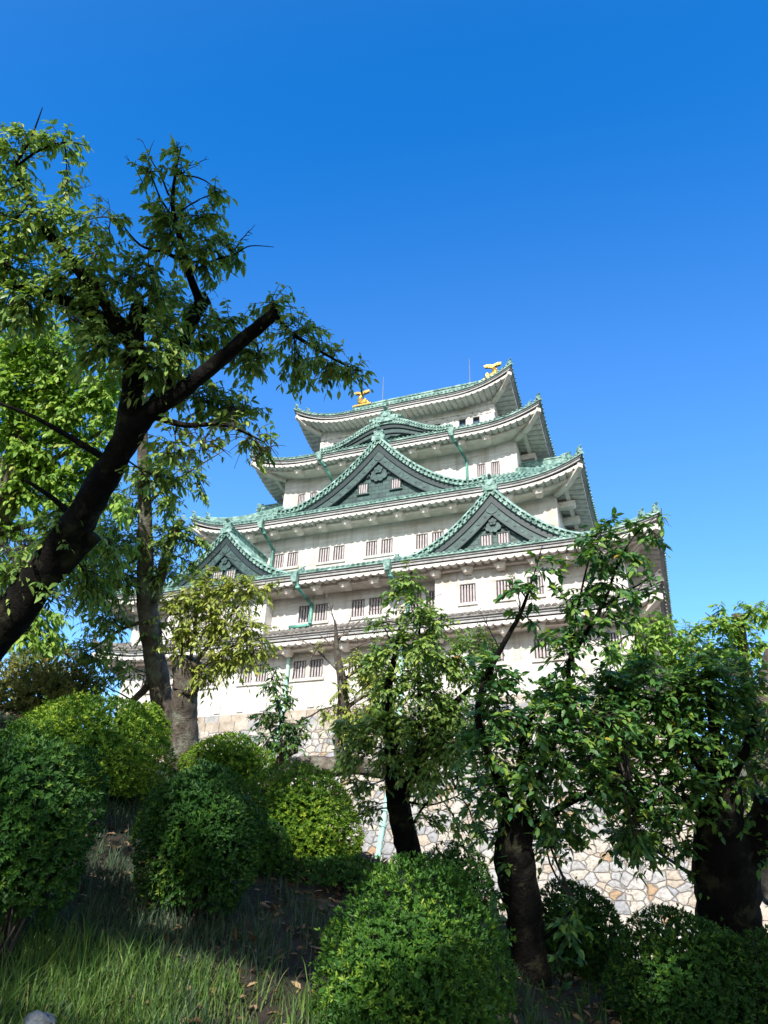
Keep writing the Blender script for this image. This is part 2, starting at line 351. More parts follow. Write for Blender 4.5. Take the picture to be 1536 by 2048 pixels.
def rib(mb, pts, lat, rad, m=0, cap0=True):
    """half-round tile row along pts, lat = lateral unit vector"""
    lat = np.asarray(lat, float); rows = []
    for i, p in enumerate(pts):
        t = np.asarray(pts[min(i+1, len(pts)-1)])-np.asarray(pts[max(i-1, 0)])
        nrm = np.cross(t, lat); nl = np.linalg.norm(nrm)
        nrm = nrm/nl if nl > 1e-6 else np.array([0, 0, 1.0])
        if nrm[2] < 0: nrm = -nrm
        p = np.asarray(p)
        rows.append([p+lat*rad*a+nrm*rad*b for a, b in ((-1, -.15), (-.75, .62), (0, 1.0), (.75, .62), (1, -.15))])
    o = [q for r in rows for q in r]; fs = []
    for i in range(len(pts)-1):
        for k in range(4): fs.append((i*5+k, i*5+k+1, (i+1)*5+k+1, (i+1)*5+k))
    if cap0: fs.append((0, 1, 2, 3, 4))
    mb.add(o, fs, m)

def eave_parts(roof, ex, ey, o, zf, lift, Lc, brackets=True, tile_off=0.0):
    """white fascia, wavy plastered soffit, inner beam and brackets below a roof whose tile edge height is zf(d, r)"""
    fas = MB(); sof = MB(); br = MB(); bk = MB()
    ss = 0.16                                       # soffit slope
    def lz(d, r): return lift*max(0.0, 1-max(d, 0)/Lc)**2.3*max(0.0, 1-r/(o*2.2))
    z0 = zf(1e3, 0)
    for si, (half, M) in enumerate(side_maps(ex, ey)):
        front = si % 2 == 0; rbm = min(1.05, o-.6) if front else o-.95
        # fascia: stacked boards
        for r0, r1, za, zb in ((0.12, 0.46, -0.13, -0.24), (0.22, 0.50, -0.24, -0.42)):
            P = []
            for s in usamples(half, 0, Lc=Lc):
                sn = s/half; row = []
                for r, z in ((r0, za), (r0, zb), (r1, zb), (r1, za), (r0, za)):
                    u = sn*(half-r); d = half-abs(s)
                    row.append(M(u, r, z0+lz(d, r)+z))
                P.append(row)
            fas.grid(P, 0)
        # corrugated soffit
        pitch = 0.53; n = int(round(2*(half-o)/pitch)); pitch = 2*(half-o)/n
        k_end = int((half-0.45)/pitch)+1
        us = []
        for k in range(-k_end-n, k_end+n+1):
            for q in (0.0, 0.08, 0.22, 0.4, 0.6, 0.78, 0.92):
                u = (k+q)*pitch
                if abs(u) < half-0.34: us.append((u, q))
        P = []; E = []
        for u, q in us:
            a = 0.30; rm = min(o if not (brackets and front) else rbm+.12, half-abs(u)); rm = max(rm, a+0.01)
            b = 0.17*math.sqrt(max(0, 1-(2*q-1)**2))
            d = half-abs(u)
            row = []
            for t in (0, 0.5, 1):
                r = a+(rm-a)*t
                row.append(M(u, r, z0-0.60+lz(d-0.0, r)+ss*(r-a)-b))
            P.append(row)
            E.append([M(u, a, z0-0.50+lz(d, a)), row[0]])
        sof.grid(P, 0, True); sof.grid(E, 0)
        # inner beam + brackets
        if brackets:
            rb = rbm
            P = []
            for s in usamples(half, rb, Lc=Lc):
                sn = s/(half-rb); row = []
                d = half-abs(sn)*(half-rb)
                for r, z in ((rb, -0.55), (rb, -1.0), (rb+0.30, -1.0))+(((rb+0.30, -0.90), (o+.05, -0.90)) if front else ((rb+.30, -.55),)):
                    u = sn*(half-r)
                    row.append(M(u, r, z0+lz(d, r)+0.2+z))
                P.append(row)
            br.grid(P, 0)
            nb = int((half-o)/K)
            for k in range(-nb, nb+1):
                u = k*K
                if abs(u) > half-o-0.3: continue
                zz = z0+lz(half-abs(u), rb)-(0.68 if front else .78)
                pts = [(-.38, rb-0.30, zz), (.38, rb-0.30, zz), (.38, rb-0.30, zz-.16), (.24, rb-0.18, zz-.41), (-.24, rb-0.18, zz-.41), (-.38, rb-0.30, zz-.16)]
                A = [M(u+a, r, z) for a, r, z in pts]; B = [M(u+a*.8, rb+.55 if front else o+.02, z) for a, r, z in pts]
                fs = [(0, 1, 2, 3, 4, 5)]+[(i, (i+1) % 6, 6+(i+1) % 6, 6+i) for i in range(6)]
                bk.add(A+B, fs)
    # diagonal corner beams
    for sx in (-1, 1):
        for sy in (-1, 1):
            w = np.array([sx*(ex-o), YC+sy*(ey-o), z0-0.62+ss*o]); t = np.array([sx*(ex-0.22), YC+sy*(ey-0.22), z0+lift-0.78])
            mid = (w+t)/2; mid[2] = z0+lz(o/2, o/2)-0.8
            dv = np.array([sx, -sy, 0])/math.sqrt(2)*0.19
            P = []
            for p in (w, mid, t):
                P.append([p+dv, p+dv+(0, 0, -.34), p-dv+(0, 0, -.34), p-dv, p+dv])
            br.grid(P, 0); e = P[-1]; br.add(e[:4], [(0, 1, 2, 3)])
    fas.build('eave_fascia', M_FASC, roof)
    sof.build('eave_soffit', M_EAVE, roof, smooth=False)
    islands(br, 'eave_beam', M_SOFF, roof)
    if bk.n: islands(bk, 'eave_bracket', M_SOFF, roof)

def hip_line(mb, sx, sy, ex, ey, zf, r0, r1, w=0.30, h=0.42, n=12, m=0):
    dv = np.array([sx, -sy, 0])/math.sqrt(2)*w/2
    P = []
    for k in range(n+1):
        r = r0+(r1-r0)*k/n
        p = np.array([sx*(ex-r), YC+sy*(ey-r), zf(r, r)])
        P.append([p+dv+(0, 0, -.1), p+dv+(0, 0, h*.75), p+dv*.55+(0, 0, h), p-dv*.55+(0, 0, h), p-dv+(0, 0, h*.75), p-dv+(0, 0, -.1)])
    mb.grid(P, m); mb.add(P[0], [(0, 1, 2, 3, 4, 5)], m)
def ornament(mb, p, out, s=1.0, m=0, rng=random.Random(3)):
    """onigawara: crest tile block with cheeks, cap roll and curls, facing out"""
    out = np.asarray(out, float); out /= np.linalg.norm(out); lat = np.cross(out, (0, 0, 1.0)); up = np.array([0, 0, 1.0]); p = np.asarray(p, float)
    def Mx(l, q, z): return p+lat*l*s-out*q*s+up*z*s
    mb.prism([(-.30, -.12), (.30, -.12), (.36, .1), (.27, .34), (.30, .52), (.16, .70), (.0, .78), (-.16, .70), (-.30, .52), (-.27, .34), (-.36, .1)], Mx, 0, .32, m)
    mb.prism([(-.42, -.1), (.42, -.1), (.46, .06), (.30, .16), (-.30, .16), (-.46, .06)], Mx, -.08, .3, m)
    mb.prism([(.13*math.cos(a), .36+.13*math.sin(a)) for a in np.linspace(0, 2*math.pi, 9)[:-1]], Mx, -.07, .1, m)
    for sg in (-1, 1):
        mb.prism([(sg*.36+.10*math.cos(a), .22+.10*math.sin(a)) for a in np.linspace(0, 2*math.pi, 8)[:-1]], Mx, -.04, .2, m)
        mb.prism([(sg*.26+.08*math.cos(a), .60+.08*math.sin(a)) for a in np.linspace(0, 2*math.pi, 8)[:-1]], Mx, -.04, .2, m)
    mb.tube([Mx(0, .4, .72), Mx(0, -.05, .82), Mx(0, -.22, .92)], [.12*s, .12*s, .10*s], 7, m)

def skirt_roof(fl, o, z_e, z_top, lift, Lc, mats, name_label, brackets=True, tile_r=0.105, pitch=0.37, inset=None):
    hw, fy = HW[fl], FY[fl]
    ex = hw+o; ey = (YC-fy)+o
    up = {1: 2, 2: 3, 3: 4, 4: 5}[fl]
    R = o+(HW[fl]-HW[up])
    rise = z_top-z_e
    def zf(d, r):
        t = min(1, r/R)
        return z_e+lift_f(d, r, lift, Lc, R)+rise*(0.80*t+0.20*t*t)
    mb = MB()
    for si, (half, M) in enumerate(side_maps(ex, ey)):
        us = usamples(half, 0, 12, 16, Lc)
        P = []; Q = []
        for u in us:
            rm = min(R, half-abs(u)); d = half-abs(u)
            P.append([M(u, rm*t, zf(d, rm*t)) for t in np.linspace(0, 1, 7)])
            Q.append([M(u, 0, zf(d, 0)), M(u, 0, zf(d, 0)-0.13), M(u*(half-min(.5, half))/half if abs(u) > half-.5 else u, min(.5, 1), zf(d, 0)-0.13)])
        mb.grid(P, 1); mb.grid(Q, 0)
        lat = np.array(M(1, 0, 0))-np.array(M(0, 0, 0))
        n = int(half/pitch)
        for k in range(-n, n+1):
            u = (k+0.5)*pitch
            if abs(u) > half-0.12: continue
            d = half-abs(u); rm = min(R, d)
            ns = max(2, int(rm/1.1)+2)
            rib(mb, [M(u, rr, zf(d, rr)+0.015) for rr in np.linspace(-0.05, rm, ns)], lat, tile_r)
    roof = mb.build('roof', [mats, M_TILE_SHADE if mats is M_TILE else M_COP_SHADE], keep)
    if name_label: roof['label'] = name_label
    hp = MB(); on = MB()
    for sx in (-1, 1):
        for sy in (-1, 1):
            hip_line(hp, sx, sy, ex, ey, zf, 0.9, R+0.1)
            hip_line(hp, sx, sy, ex, ey, zf, 0.12, 1.3, 0.24, 0.28, 4)
            for q, h_ in ((.95, .25), (.12, .05)):
                on = MB(); ornament(on, (sx*(ex-q), YC+sy*(ey-q), zf(q, q)+h_), (sx, sy, 0), .62); on.build('ridge_end_tile', mats, roof)
    islands(hp, 'hip_ridge', mats, roof)
    eave_parts(roof, ex, ey, o, zf, lift, Lc, brackets)
    return roof, zf, ex, ey

roof1, zf1, ex1, ey1 = skirt_roof(1, 1.95, 4.62, 5.62, 0.95, 5.5, M_TILE, 'low grey clay tile skirt roof', tile_r=0.12, pitch=0.40)
roof2, zf2, ex2, ey2 = skirt_roof(2, 2.4, 8.78, 12.15, 0.95, 6.0, M_COP, None)
roof3, zf3, ex3, ey3 = skirt_roof(3, 2.35, 16.2, 20.4, 1.4, 6.0, M_COP, None)
roof4, zf4, ex4, ey4 = skirt_roof(4, 2.6, 23.9, 26.95, 1.4, 6.0, M_COP, None)

# top hip-and-gable roof
def top_roof():
    o = 2.15; z_e = 30.0; lift = 1.8; Lc = 6.0
    ex = HW[5]+o; ey = (YC-FY[5])+o; Rr = ey; Rs = 3.1; rise = 6.5
    def zf(d, r):
        t = min(1, r/Rr)
        return z_e+lift_f(d, r, lift, Lc, 5.0)+rise*(0.68*t+0.32*t*t)
    mb = MB(); xg = ex-Rs+0.45
    for si, (half, M) in enumerate(side_maps(ex, ey)):
        lat = np.array(M(1, 0, 0))-np.array(M(0, 0, 0)); front = si % 2 == 0
        P = []; Q = []
        for u in usamples(half, 0, 12, 16, Lc):
            d = half-abs(u); rm = min(Rs, d)
            P.append([M(u, rm*t, zf(d, rm*t)) for t in np.linspace(0, 1, 6)])
            uu = math.copysign(min(abs(u), half-.5), u)
            Q.append([M(u, 0, zf(d, 0)), M(u, 0, zf(d, 0)-.13), M(uu, .5, zf(d, 0)-.13)])
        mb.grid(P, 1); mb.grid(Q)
        if front:
            P = [[M(u, r, zf(99, r)) for r in np.linspace(Rs-.05, Rr, 7)] for u in np.linspace(-xg, xg, 5)]
            mb.grid(P, 1)
        pitch = .37; n = int(half/pitch)
        for k in range(-n, n+1):
            u = (k+.5)*pitch
            if abs(u) > half-.12: continue
            d = half-abs(u); rm = min(Rs, d)
            if front and abs(u) < xg: rm = Rr
            rib(mb, [M(u, r, zf(d, r)+.015) for r in np.linspace(-.05, rm, max(3, int(rm/1.1)+2))], lat, .105)
    roof = mb.build('roof', [M_COP, M_COP_SHADE], keep); roof['label'] = 'topmost hip-and-gable roof carrying the gold fish'
    g = MB()
    for sx in (-1, 1):
        ys = np.linspace(-(ey-Rs), ey-Rs, 15)
        x = sx*(ex-Rs-.25)
        P = [[(x, YC+y, zf(99, Rs)-.2), (x, YC+y, zf(99, ey-abs(y))-.1)] for y in ys]
        g.grid(P)
    g.build('gable_face', M_SHING, roof)
    hp = MB(); on = MB()
    for sx in (-1, 1):
        for sy in (-1, 1):
            hip_line(hp, sx, sy, ex, ey, zf, .9, Rs+.1); hip_line(hp, sx, sy, ex, ey, zf, .12, 1.3, .24, .28, 4)
            for q, h_ in ((.95, .25), (.12, .05)):
                on = MB(); ornament(on, (sx*(ex-q), YC+sy*(ey-q), zf(q, q)+h_), (sx, sy, 0), .62); on.build('ridge_end_tile', M_COP, roof)
        on = MB(); ornament(on, (sx*(xg+.1), YC, z_e+rise+.1), (sx, 0, 0), 1.1); on.build('ridge_end_tile', M_COP, roof)
    hp.box(-xg, xg, YC-.28, YC+.28, z_e+rise-.4, z_e+rise+.75); hp.box(-xg-.05, xg+.05, YC-.36, YC+.36, z_e+rise+.75, z_e+rise+.92)
    islands(hp, 'hip_ridge', M_COP, roof)
    eave_parts(roof, ex, ey, o, zf, lift, Lc, False)
    return roof, z_e+rise+.92, xg
roof5, z_ridge, xg5 = top_roof()

# golden fish and lightning rods on the ridge
def fish(x, s, name='golden_fish_ornament'):
    mb = MB(); y = YC
    def Mx(a, q, z): return np.array([x-s*a, y+q, z_ridge+z])   # a towards the ridge middle
    spine = [(.95, .05), (.75, .34), (.35, .42), (-.02, .62), (-.14, 1.0), (-.02, 1.38), (.06, 1.62)]
    rad = [.20, .36, .44, .42, .33, .23, .15]
    mb.tube([Mx(a, 0, z) for a, z in spine], rad, 10)
    mb.prism([(1.08, -.05), (1.28, .1), (1.0, .3), (.72, .2), (.8, -.05)], lambda l, q, z: Mx(l, q, z), -.22, .22)   # jaw
    for sg in (-1, 1):    # tail lobes
        mb.prism([(.0, 1.5), (.16, 1.55), (sg*.45+.1, 1.72), (sg*.82+.1, 1.80), (sg*.92+.08, 2.02), (sg*.6+.06, 2.10), (sg*.25+.05, 2.0), (.04, 1.9)], lambda l, q, z: Mx(l, q, z), -.14, .14)
        mb.prism([(.45, .2), (.7, .1), (.8, .55), (.62, .75), (.45, .5)], lambda l, q, z: Mx(l, q+sg*.42, z), -.05, .05)   # pectoral fins
    for k in range(7):    # dorsal spikes
        a, z = [(.62, .78), (.4, .86), (.08, .95), (-.28, .72), (-.5, .98), (-.4, 1.25), (-.22, 1.5)][k]
        c = np.array(spine[min(k+1, 6)])
        mb.prism([(c[0]+.1, c[1]), (a, z), (c[0]-.12, c[1]+.05)], lambda l, q, z: Mx(l, q, z), -.06, .06)
    mb.box(-.75, 1.3, -.42, .42, -.12, .06, 0, Mx)
    o = mb.build(name, M_GOLD, keep, smooth=False)
    return o
fish(-7.35, -1)['label'] = 'left gold fish with raised tail'
fish(7.35, 1)['label'] = 'right gold fish with raised tail'
for x in (-4.85, 4.8):
    mb = MB(); mb.tube([(x, YC, z_ridge), (x, YC, z_ridge+1.4), (x, YC, z_ridge+3.6)], [.05, .04, .022], 6)
    mb.tube([(x, YC, z_ridge-.02), (x, YC, z_ridge+.25)], [.16, .09], 8)
    mb.build('lightning_rod', M_STEEL, keep)
# walls with true window openings
def window(parent, M, l0, l1, z0, z1, depth=0.34, glass=False, nb=4, fmat=None):
    """frame lining + bars + shutter; M(l,q,z), q into the wall"""
    t = 0.055
    f = MB()
    f.box(l0, l0+t, -.012, depth, z0, z1, 0, M); f.box(l1-t, l1, -.012, depth, z0, z1, 0, M)
    f.box(l0+t, l1-t, -.012, depth, z1-t, z1, 0, M); f.box(l0+t, l1-t, -.012, depth, z0, z0+t, 0, M)
    w = f.build('window', fmat or M_FRAME, parent)
    s = MB(); s.box(l0+t, l1-t, depth-.03, depth-.003, z0+t, z1-t, 0, M)
    s.build('window_pane' if glass else 'shutter', M_GLASS if glass else M_SHUT, w)
    b = MB()
    if not glass:
        for k in range(nb):
            c = l0+t+(l1-l0-2*t)*(k+.5)/nb; hwid = .27*(l1-l0-2*t)/nb
            b.prism([(c-hwid, z0+t), (c+hwid, z0+t), (c+hwid, z1-t), (c-hwid, z1-t)], M, .05, .13)
        b.build('window_bars', M_BAR, w)
    return w
def wall_front(mb, M, l0, l1, z0, z1, opens, wz0, wz1, depth=0.34):
    """front sheet with openings and reveals"""
    def quad(a, b, c, d): mb.add([M(a, 0, c), M(b, 0, c), M(b, 0, d), M(a, 0, d)], [(0, 1, 2, 3)])
    if not opens:
        quad(l0, l1, z0, z1); return
    quad(l0, l1, z0, wz0); quad(l0, l1, wz1, z1)
    c = l0
    for a, b in opens:
        quad(c, a, wz0, wz1); c = b
        for p, q in (((a, wz0), (a, wz1)), ((a, wz1), (b, wz1)), ((b, wz1), (b, wz0)), ((b, wz0), (a, wz0))):
            mb.add([M(p[0], 0, p[1]), M(q[0], 0, q[1]), M(q[0], depth, q[1]), M(p[0], depth, p[1])], [(0, 1, 2, 3)])
        mb.add([M(a, depth, wz0), M(b, depth, wz0), M(b, depth, wz1), M(a, depth, wz1)], [(0, 1, 2, 3)])
    quad(c, l1, wz0, wz1)
def pair(c, w=.94, g=.32): return [(c-g/2-w, c-g/2), (c+g/2, c+g/2+w)]
FLOORS = {1: (-.02, 5.0), 2: (5.0, 9.2), 3: (11.6, 16.7), 4: (19.6, 24.4), 5: (26.4, 30.5)}
WIN = {1: ([x for c in (-15.1, -11.05, -7.0, -2.95, 1.1, 5.15, 9.2, 13.25) for x in pair(c)]+[(16.5, 17.3)], 2.12, 3.36),
       2: ([x for c in (-2.93, 1.08, 5.12) for x in pair(c)] + [], 6.08, 7.36),
       3: ([x for c in (-7.92, -3.9, .12, 4.2, 8.2) for x in pair(c)], 12.86, 14.16),
       4: ([x for c in (-8.2, 8.2) for x in pair(c, .72, .46)], 20.36, 21.74),
       5: ([(s*c-.33, s*c+.33) for s, cs in ((-1, (6.82, 5.55, 3.2)), (1, (3.2, 5.55, 6.82))) for c in cs], 27.14, 28.30)}
for fl in (1, 2, 3, 4, 5):
    z0, z1 = FLOORS[fl]; hw = HW[fl]; fy = FY[fl]; hy = YC-fy
    opens, wz0, wz1 = WIN[fl]
    mb = MB()
    Ms = [lambda l, q, z, fy=fy: (l, fy+q, z), lambda l, q, z, hw=hw: (hw-q, YC+l, z), lambda l, q, z, fy=fy: (-l, 2*YC-fy-q, z), lambda l, q, z, hw=hw: (-hw+q, YC-l, z)]
    if fl == 2: opens_f = [x for x in opens if x[1] < 6.2 or True]
    else: opens_f = opens
    wall_front(mb, Ms[0], -hw, hw, z0, z1, sorted(opens_f), wz0, wz1)
    if fl < 5:
        so_ = [x for c in (-.38*hy, 0.38*hy) for x in pair(c, .8)]
        if fl == 4: so_ = [(-hy+.75, -hy+1.4)]+so_
    else: so_ = []
    wall_front(mb, Ms[1], -hy, hy, z0, z1, sorted(so_), wz0, wz1)
    wall_front(mb, Ms[2], -hw, hw, z0, z1, [], wz0, wz1); wall_front(mb, Ms[3], -hy, hy, z0, z1, [], wz0, wz1)
    wl_ = mb.build('wall', M_WALL, keep)
    for a, b in sorted(opens_f): window(keep, Ms[0], a, b, wz0, wz1, glass=(fl == 5))
    for a, b in sorted(so_): window(keep, Ms[1], a, b, wz0, wz1)
    # sills: one per pair
    if fl < 5:
        sl_ = MB(); ps = sorted(opens_f); i = 0
        while i < len(ps):
            j = i+1 if i+1 < len(ps) and ps[i+1][0]-ps[i][1] < .7 else i
            sl_.box(ps[i][0]-.16, ps[j][1]+.16, -.13, 0.0, wz0-.22, wz0-.03, 0, Ms[0]); i = j+1
        islands(sl_, 'window_sill', M_WALL, wl_)
    else:
        t = MB()
        for zb, zt, d in ((28.42, 28.62, .07), (28.80, 28.98, .06)): t.box(-hw-.0, hw+.0, -d, 0, zb, zt, 0, Ms[0]); t.box(-hy, hy, -d, 0, zb, zt, 0, Ms[1])
        t.box(-hw, hw, -.12, 0, 26.9, 27.08, 0, Ms[0])
        for s in (-1, 1):
            for c in (2.2, 4.7, 6.18, 7.6): t.box(s*c-.11, s*c+.11, -.09, 0, 27.08, 28.42, 0, Ms[0])
            t.box(s*8.35-.12, s*8.35+.12, -.075, 0, 27.08, 28.42, 0, Ms[0])
        islands(t, 'moulding', M_EAVE, wl_)
        pg = MB()
        for s in (-1, 1):
            for c in (.7, 2.2, 3.7, 5.2, 6.5, 8.1): pg.tube([(s*c, fy-.075, 28.71), (s*c, fy+.01, 28.71)], .065, 8)
        islands(pg, 'peg', M_STEEL, wl_)
# projecting bays under the two lower gables
for sx, a, b in ((-1, -14.2, -6.1), (1, 6.2, 14.2)):
    Mb = lambda l, q, z: (l, -1.0+q, z)
    mb = MB(); op = [(7.85, 8.9), (10.2, 11.3), (12.15, 13.15)] if sx > 0 else [(-13.2, -12.15), (-10.9, -9.8), (-8.9, -7.85)]
    wall_front(mb, Mb, a, b, 4.95, 8.62, op, 5.8, 7.12)
    for x, fl_ in ((a, False), (b, True)): mb.add([(x, -1.0, 4.95), (x, 0.0, 4.95), (x, 0.0, 8.62), (x, -1.0, 8.62)], [(0, 1, 2, 3)])
    mb.add([(a, -1, 4.95), (b, -1, 4.95), (b, 0, 4.95), (a, 0, 4.95)], [(0, 1, 2, 3)])
    bay = mb.build('projecting_bay', M_WALL, keep)
    sm = MB()
    for p, q in op:
        window(bay, Mb, p, q, 5.8, 7.12, nb=5)
        sm.box(p-.12, q+.12, -.12, 0, 5.6, 5.78, 0, Mb)
    islands(sm, 'window_sill', M_WALL, bay)

# small drain blocks low on the first floor
dr = MB()
for x in np.arange(-16.5, 17.5, 1.75): dr.box(x-.24, x+.24, -.10, 0.0, .12, .62)
islands(dr, 'drain_block', M_WALL, keep)

# gables
def offset_curve(pts, d):
    out = []
    n = len(pts)
    for i, (l, z) in enumerate(pts):
        a = np.array(pts[max(0, i-1)]); b = np.array(pts[min(n-1, i+1)])
        t = (b-a)/np.linalg.norm(b-a)
        nx, nz = t[1], -t[0]              # for a right half running outward and down: inward/below
        if nz > 0: nx, nz = -nx, -nz
        out.append((l+nx*d, z+nz*d))
    return out
def half_curve(zt, w, n=26): return [(w*k/n, zt(w*k/n)) for k in range(n+1)]
def zclip(c, z): return [(l, max(q, z)) for l, q in c]
def clip0(c):
    """keep l>=0; first point interpolated to l=0"""
    r = [p for p in c if p[0] > 0]
    i = len(c)-len(r)
    if i > 0:
        p, q = c[i-1], c[i]; f = (0-p[0])/(q[0]-p[0]+1e-9); r = [(0, p[1]+f*(q[1]-p[1]))]+r
    return r
def resample(c, n):
    c = np.array(c); s = np.r_[0, np.cumsum(np.linalg.norm(np.diff(c, axis=0), axis=1))]
    t = np.linspace(0, s[-1], n)
    return list(zip(np.interp(t, s, c[:, 0]), np.interp(t, s, c[:, 1])))
def band(mb, c0, c1, M, q0, q1, m=0, n=24):
    a = resample(c0, n); b = resample(c1, n)
    for sg in (1, -1):
        F = [[M(sg*p[0], q0, p[1]), M(sg*q[0], q0, q[1])] for p, q in zip(a, b)]
        T = [[M(sg*q[0], q0, q[1]), M(sg*q[0], q1, q[1])] for q in b]
        U = [[M(sg*p[0], q0, p[1]), M(sg*p[0], q1, p[1])] for p in a]
        mb.grid(F, m); mb.grid(T, m); mb.grid(U, m)
def gable(M, w, zb, h, Q, scale=1.0, p=1.85, wins=(), wz=None, pend=.66, curl=.28):
    def zt(l):
        u = min(1.0, abs(l)/w)
        return zb+h*(1-u)**p+curl*max(0, (u-.8)/.2)**2
    C0 = half_curve(zt, w)
    g = MB()
    # roof sheet, underside, verge edge
    for sg in (1, -1):
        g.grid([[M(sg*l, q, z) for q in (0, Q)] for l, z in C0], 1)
    zc_ = zb-.04; oc = lambda d: zclip(clip0(offset_curve(C0, d)), zc_)
    c_in = oc(.27*scale)
    band(g, C0, c_in, M, 0.0, .5)
    # tile rows that follow the rake, closer rolls on the verge
    lat = np.array(M(0, 1, 0))-np.array(M(0, 0, 0))
    qs = [.02, .34, .62]+list(np.arange(1.0, Q, .42))
    for i, q in enumerate(qs):
        for sg in (1, -1):
            rib(g, [M(sg*l, q, z+.02) for l, z in C0[::2]], lat, .17*scale if i < 2 else .155, cap0=False)
    # verge tile ends: short rolls stepping down the rake
    sC = resample(C0, int(w*3.3))
    for sg in (1, -1):
        for l, z in sC[1:]:
            a = np.array(M(sg*l, -.14, z-.09)); b = np.array(M(sg*l, .75, z+.16))
            g.tube([a, b], .082*scale, 6)
            g.tube([a+np.array([0, 0, -.17*scale]), np.array(M(sg*l, .3, z-.20*scale))], .07*scale, 6)
    roof = g.build('gable_roof', [M_COP, M_COP_SHADE], keep)
    c1 = oc(.66*scale); c2 = oc(1.20*scale); c3 = oc(1.27*scale)
    t = MB(); band(t, oc(.22*scale), c1, M, .16, .6); t.build('verge_shadow_board', M_TRIM_SHADE, roof)  # dark band painted as the shaded gap under the verge
    bb = MB(); band(bb, c1, c2, M, .26, .62)
    # embossed scrolls along the bargeboard
    mid = resample(clip0(offset_curve(C0, .93*scale)), 13)
    for sg in (1, -1):
        for i, (l, z) in enumerate(mid[1:-1]):
            rr = .12*scale*(1.15 if i % 2 else .8)
            bb.prism([(sg*l+rr*math.cos(a), z+rr*math.sin(a)) for a in np.linspace(0, 2*math.pi, 9)[:-1]], M, .225, .3)
    l0, z0_ = 0, c2[0][1]+.42*scale
    bb.prism([(.42*scale*math.cos(a), z0_+.42*scale*math.sin(a)) for a in np.linspace(0, 2*math.pi, 15)[:-1]], M, .21, .34)
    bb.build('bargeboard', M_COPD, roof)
    rm = MB(); band(rm, c2, c3, M, .20, .62, n=30); rm.build('bargeboard_rim', M_TRIM_SHADE, roof)
    fc = MB(); base = zb-.35
    ci = resample(c2, 22)
    for sg in (1, -1):
        fc.grid([[M(sg*l, .60, base), M(sg*l, .60, max(z, base))] for l, z in ci])
    # openings as framed barred windows standing in the face
    face = fc.build('gable_face', M_SHING, roof)
    ow = MB()
    apz = c2[0][1]
    def disc(l, z, r, q0=.36, n=14, m=0): ow.prism([(l+r*math.cos(a), z+r*math.sin(a)) for a in np.linspace(0, 2*math.pi, n+1)[:-1]], M, q0, .61, m)
    s = pend*scale
    # hanging pendant: flower boss, leaf lobes and side clouds
    zc = apz-.85*s
    disc(0, zc, .34*s, .30); disc(0, zc, .15*s, .24)
    for k in range(5):
        a = math.pi/2+k*2*math.pi/5; disc(.26*s*math.cos(a), zc+.26*s*math.sin(a), .15*s, .27, 9)
    ow.prism([(-.55*s, zc+.1*s), (0, zc+.65*s), (.55*s, zc+.1*s), (.62*s, zc-.45*s), (.34*s, zc-.8*s), (0, zc-1.08*s), (-.34*s, zc-.8*s), (-.62*s, zc-.45*s)], M, .42, .61)
    for sg in (1, -1):
        disc(sg*.48*s, zc-.62*s, .3*s, .38); disc(sg*.62*s, zc-.28*s, .24*s, .40); disc(sg*.2*s, zc-.92*s, .22*s, .37)
        for k in range(6):
            disc(sg*(.85+.24*k)*s, zc-(.36+.08*k+.012*k*k)*s, (.20-.018*k)*s, .44, 9, 1)
            disc(sg*(.85+.24*k)*s, zc-(.30+.08*k+.012*k*k)*s, (.17-.018*k)*s, .40, 9)
    ow.build('gable_pendant', [M_COPD, M_TRIM_SHADE], roof)
    # thin embossed chevron lines
    cv = MB()
    for sg in (1, -1):
        cv.tube([M(0, .59, apz-.12*s), M(sg*1.0*s, .59, apz-1.35*s), M(sg*2.2*s, .59, apz-2.5*s)], .035*s, 4)
    cv.build('chevron_moulding', M_COP, roof)
    for a, b in wins:
        f = MB(); tt = .06
        for x0, x1, y0, y1 in ((a, a+tt, wz[0], wz[1]), (b-tt, b, wz[0], wz[1]), (a+tt, b-tt, wz[1]-tt, wz[1]), (a-.1, b+.1, wz[0]-.1, wz[0])):
            f.box(x0, x1, .42, .62, y0, y1, 0, M)
        wnd = f.build('gable_window', M_COPD, roof)
        k_ = MB(); k_.box(a+tt, b-tt, .585, .598, wz[0], wz[1]-tt, 0, M); k_.build('shutter', M_SHUT, wnd)
        b_ = MB()
        for k in range(4):
            c = a+tt+(b-a-2*tt)*(k+.5)/4; hh = .29*(b-a-2*tt)/4
            b_.prism([(c-hh, wz[0]), (c+hh, wz[0]), (c+hh, wz[1]-tt), (c-hh, wz[1]-tt)], M, .47, .55)
        b_.build('window_bars', M_BAR, wnd)
    s = scale
    # ridge with crest tile
    rg = MB(); za = zb+h
    rg.box(-.22*s, .22*s, .05, Q, za-.25, za+.32*s, 0, M); rg.box(-.30*s, .30*s, 0.0, Q, za+.32*s, za+.44*s, 0, M)
    rg.build('gable_ridge', M_COP, roof)
    on = MB(); out = -lat
    ornament(on, np.array(M(0, -.05, za-.15*s)), out, 1.12*s)
    for sg in (1, -1):
        l, z = C0[-1]
        o2 = MB(); ornament(o2, np.array(M(sg*l, .3, z+.0)), np.array(M(sg, 0, 0))-np.array(M(0, 0, 0)), .5*s); o2.build('ridge_end_tile', M_COP, roof)
    on.build('ridge_end_tile', M_COP, roof)
    return roof
def fr(xc, yf): return lambda l, q, z: (xc+l, yf+q, z)
gable(fr(-9.8, -1.75), 6.6, 8.95, 4.5, 6.6, 1.0, wins=((-.95, -.08), (.14, 1.02)), wz=(9.5, 10.32))['label'] = 'left of the two lower front gables'
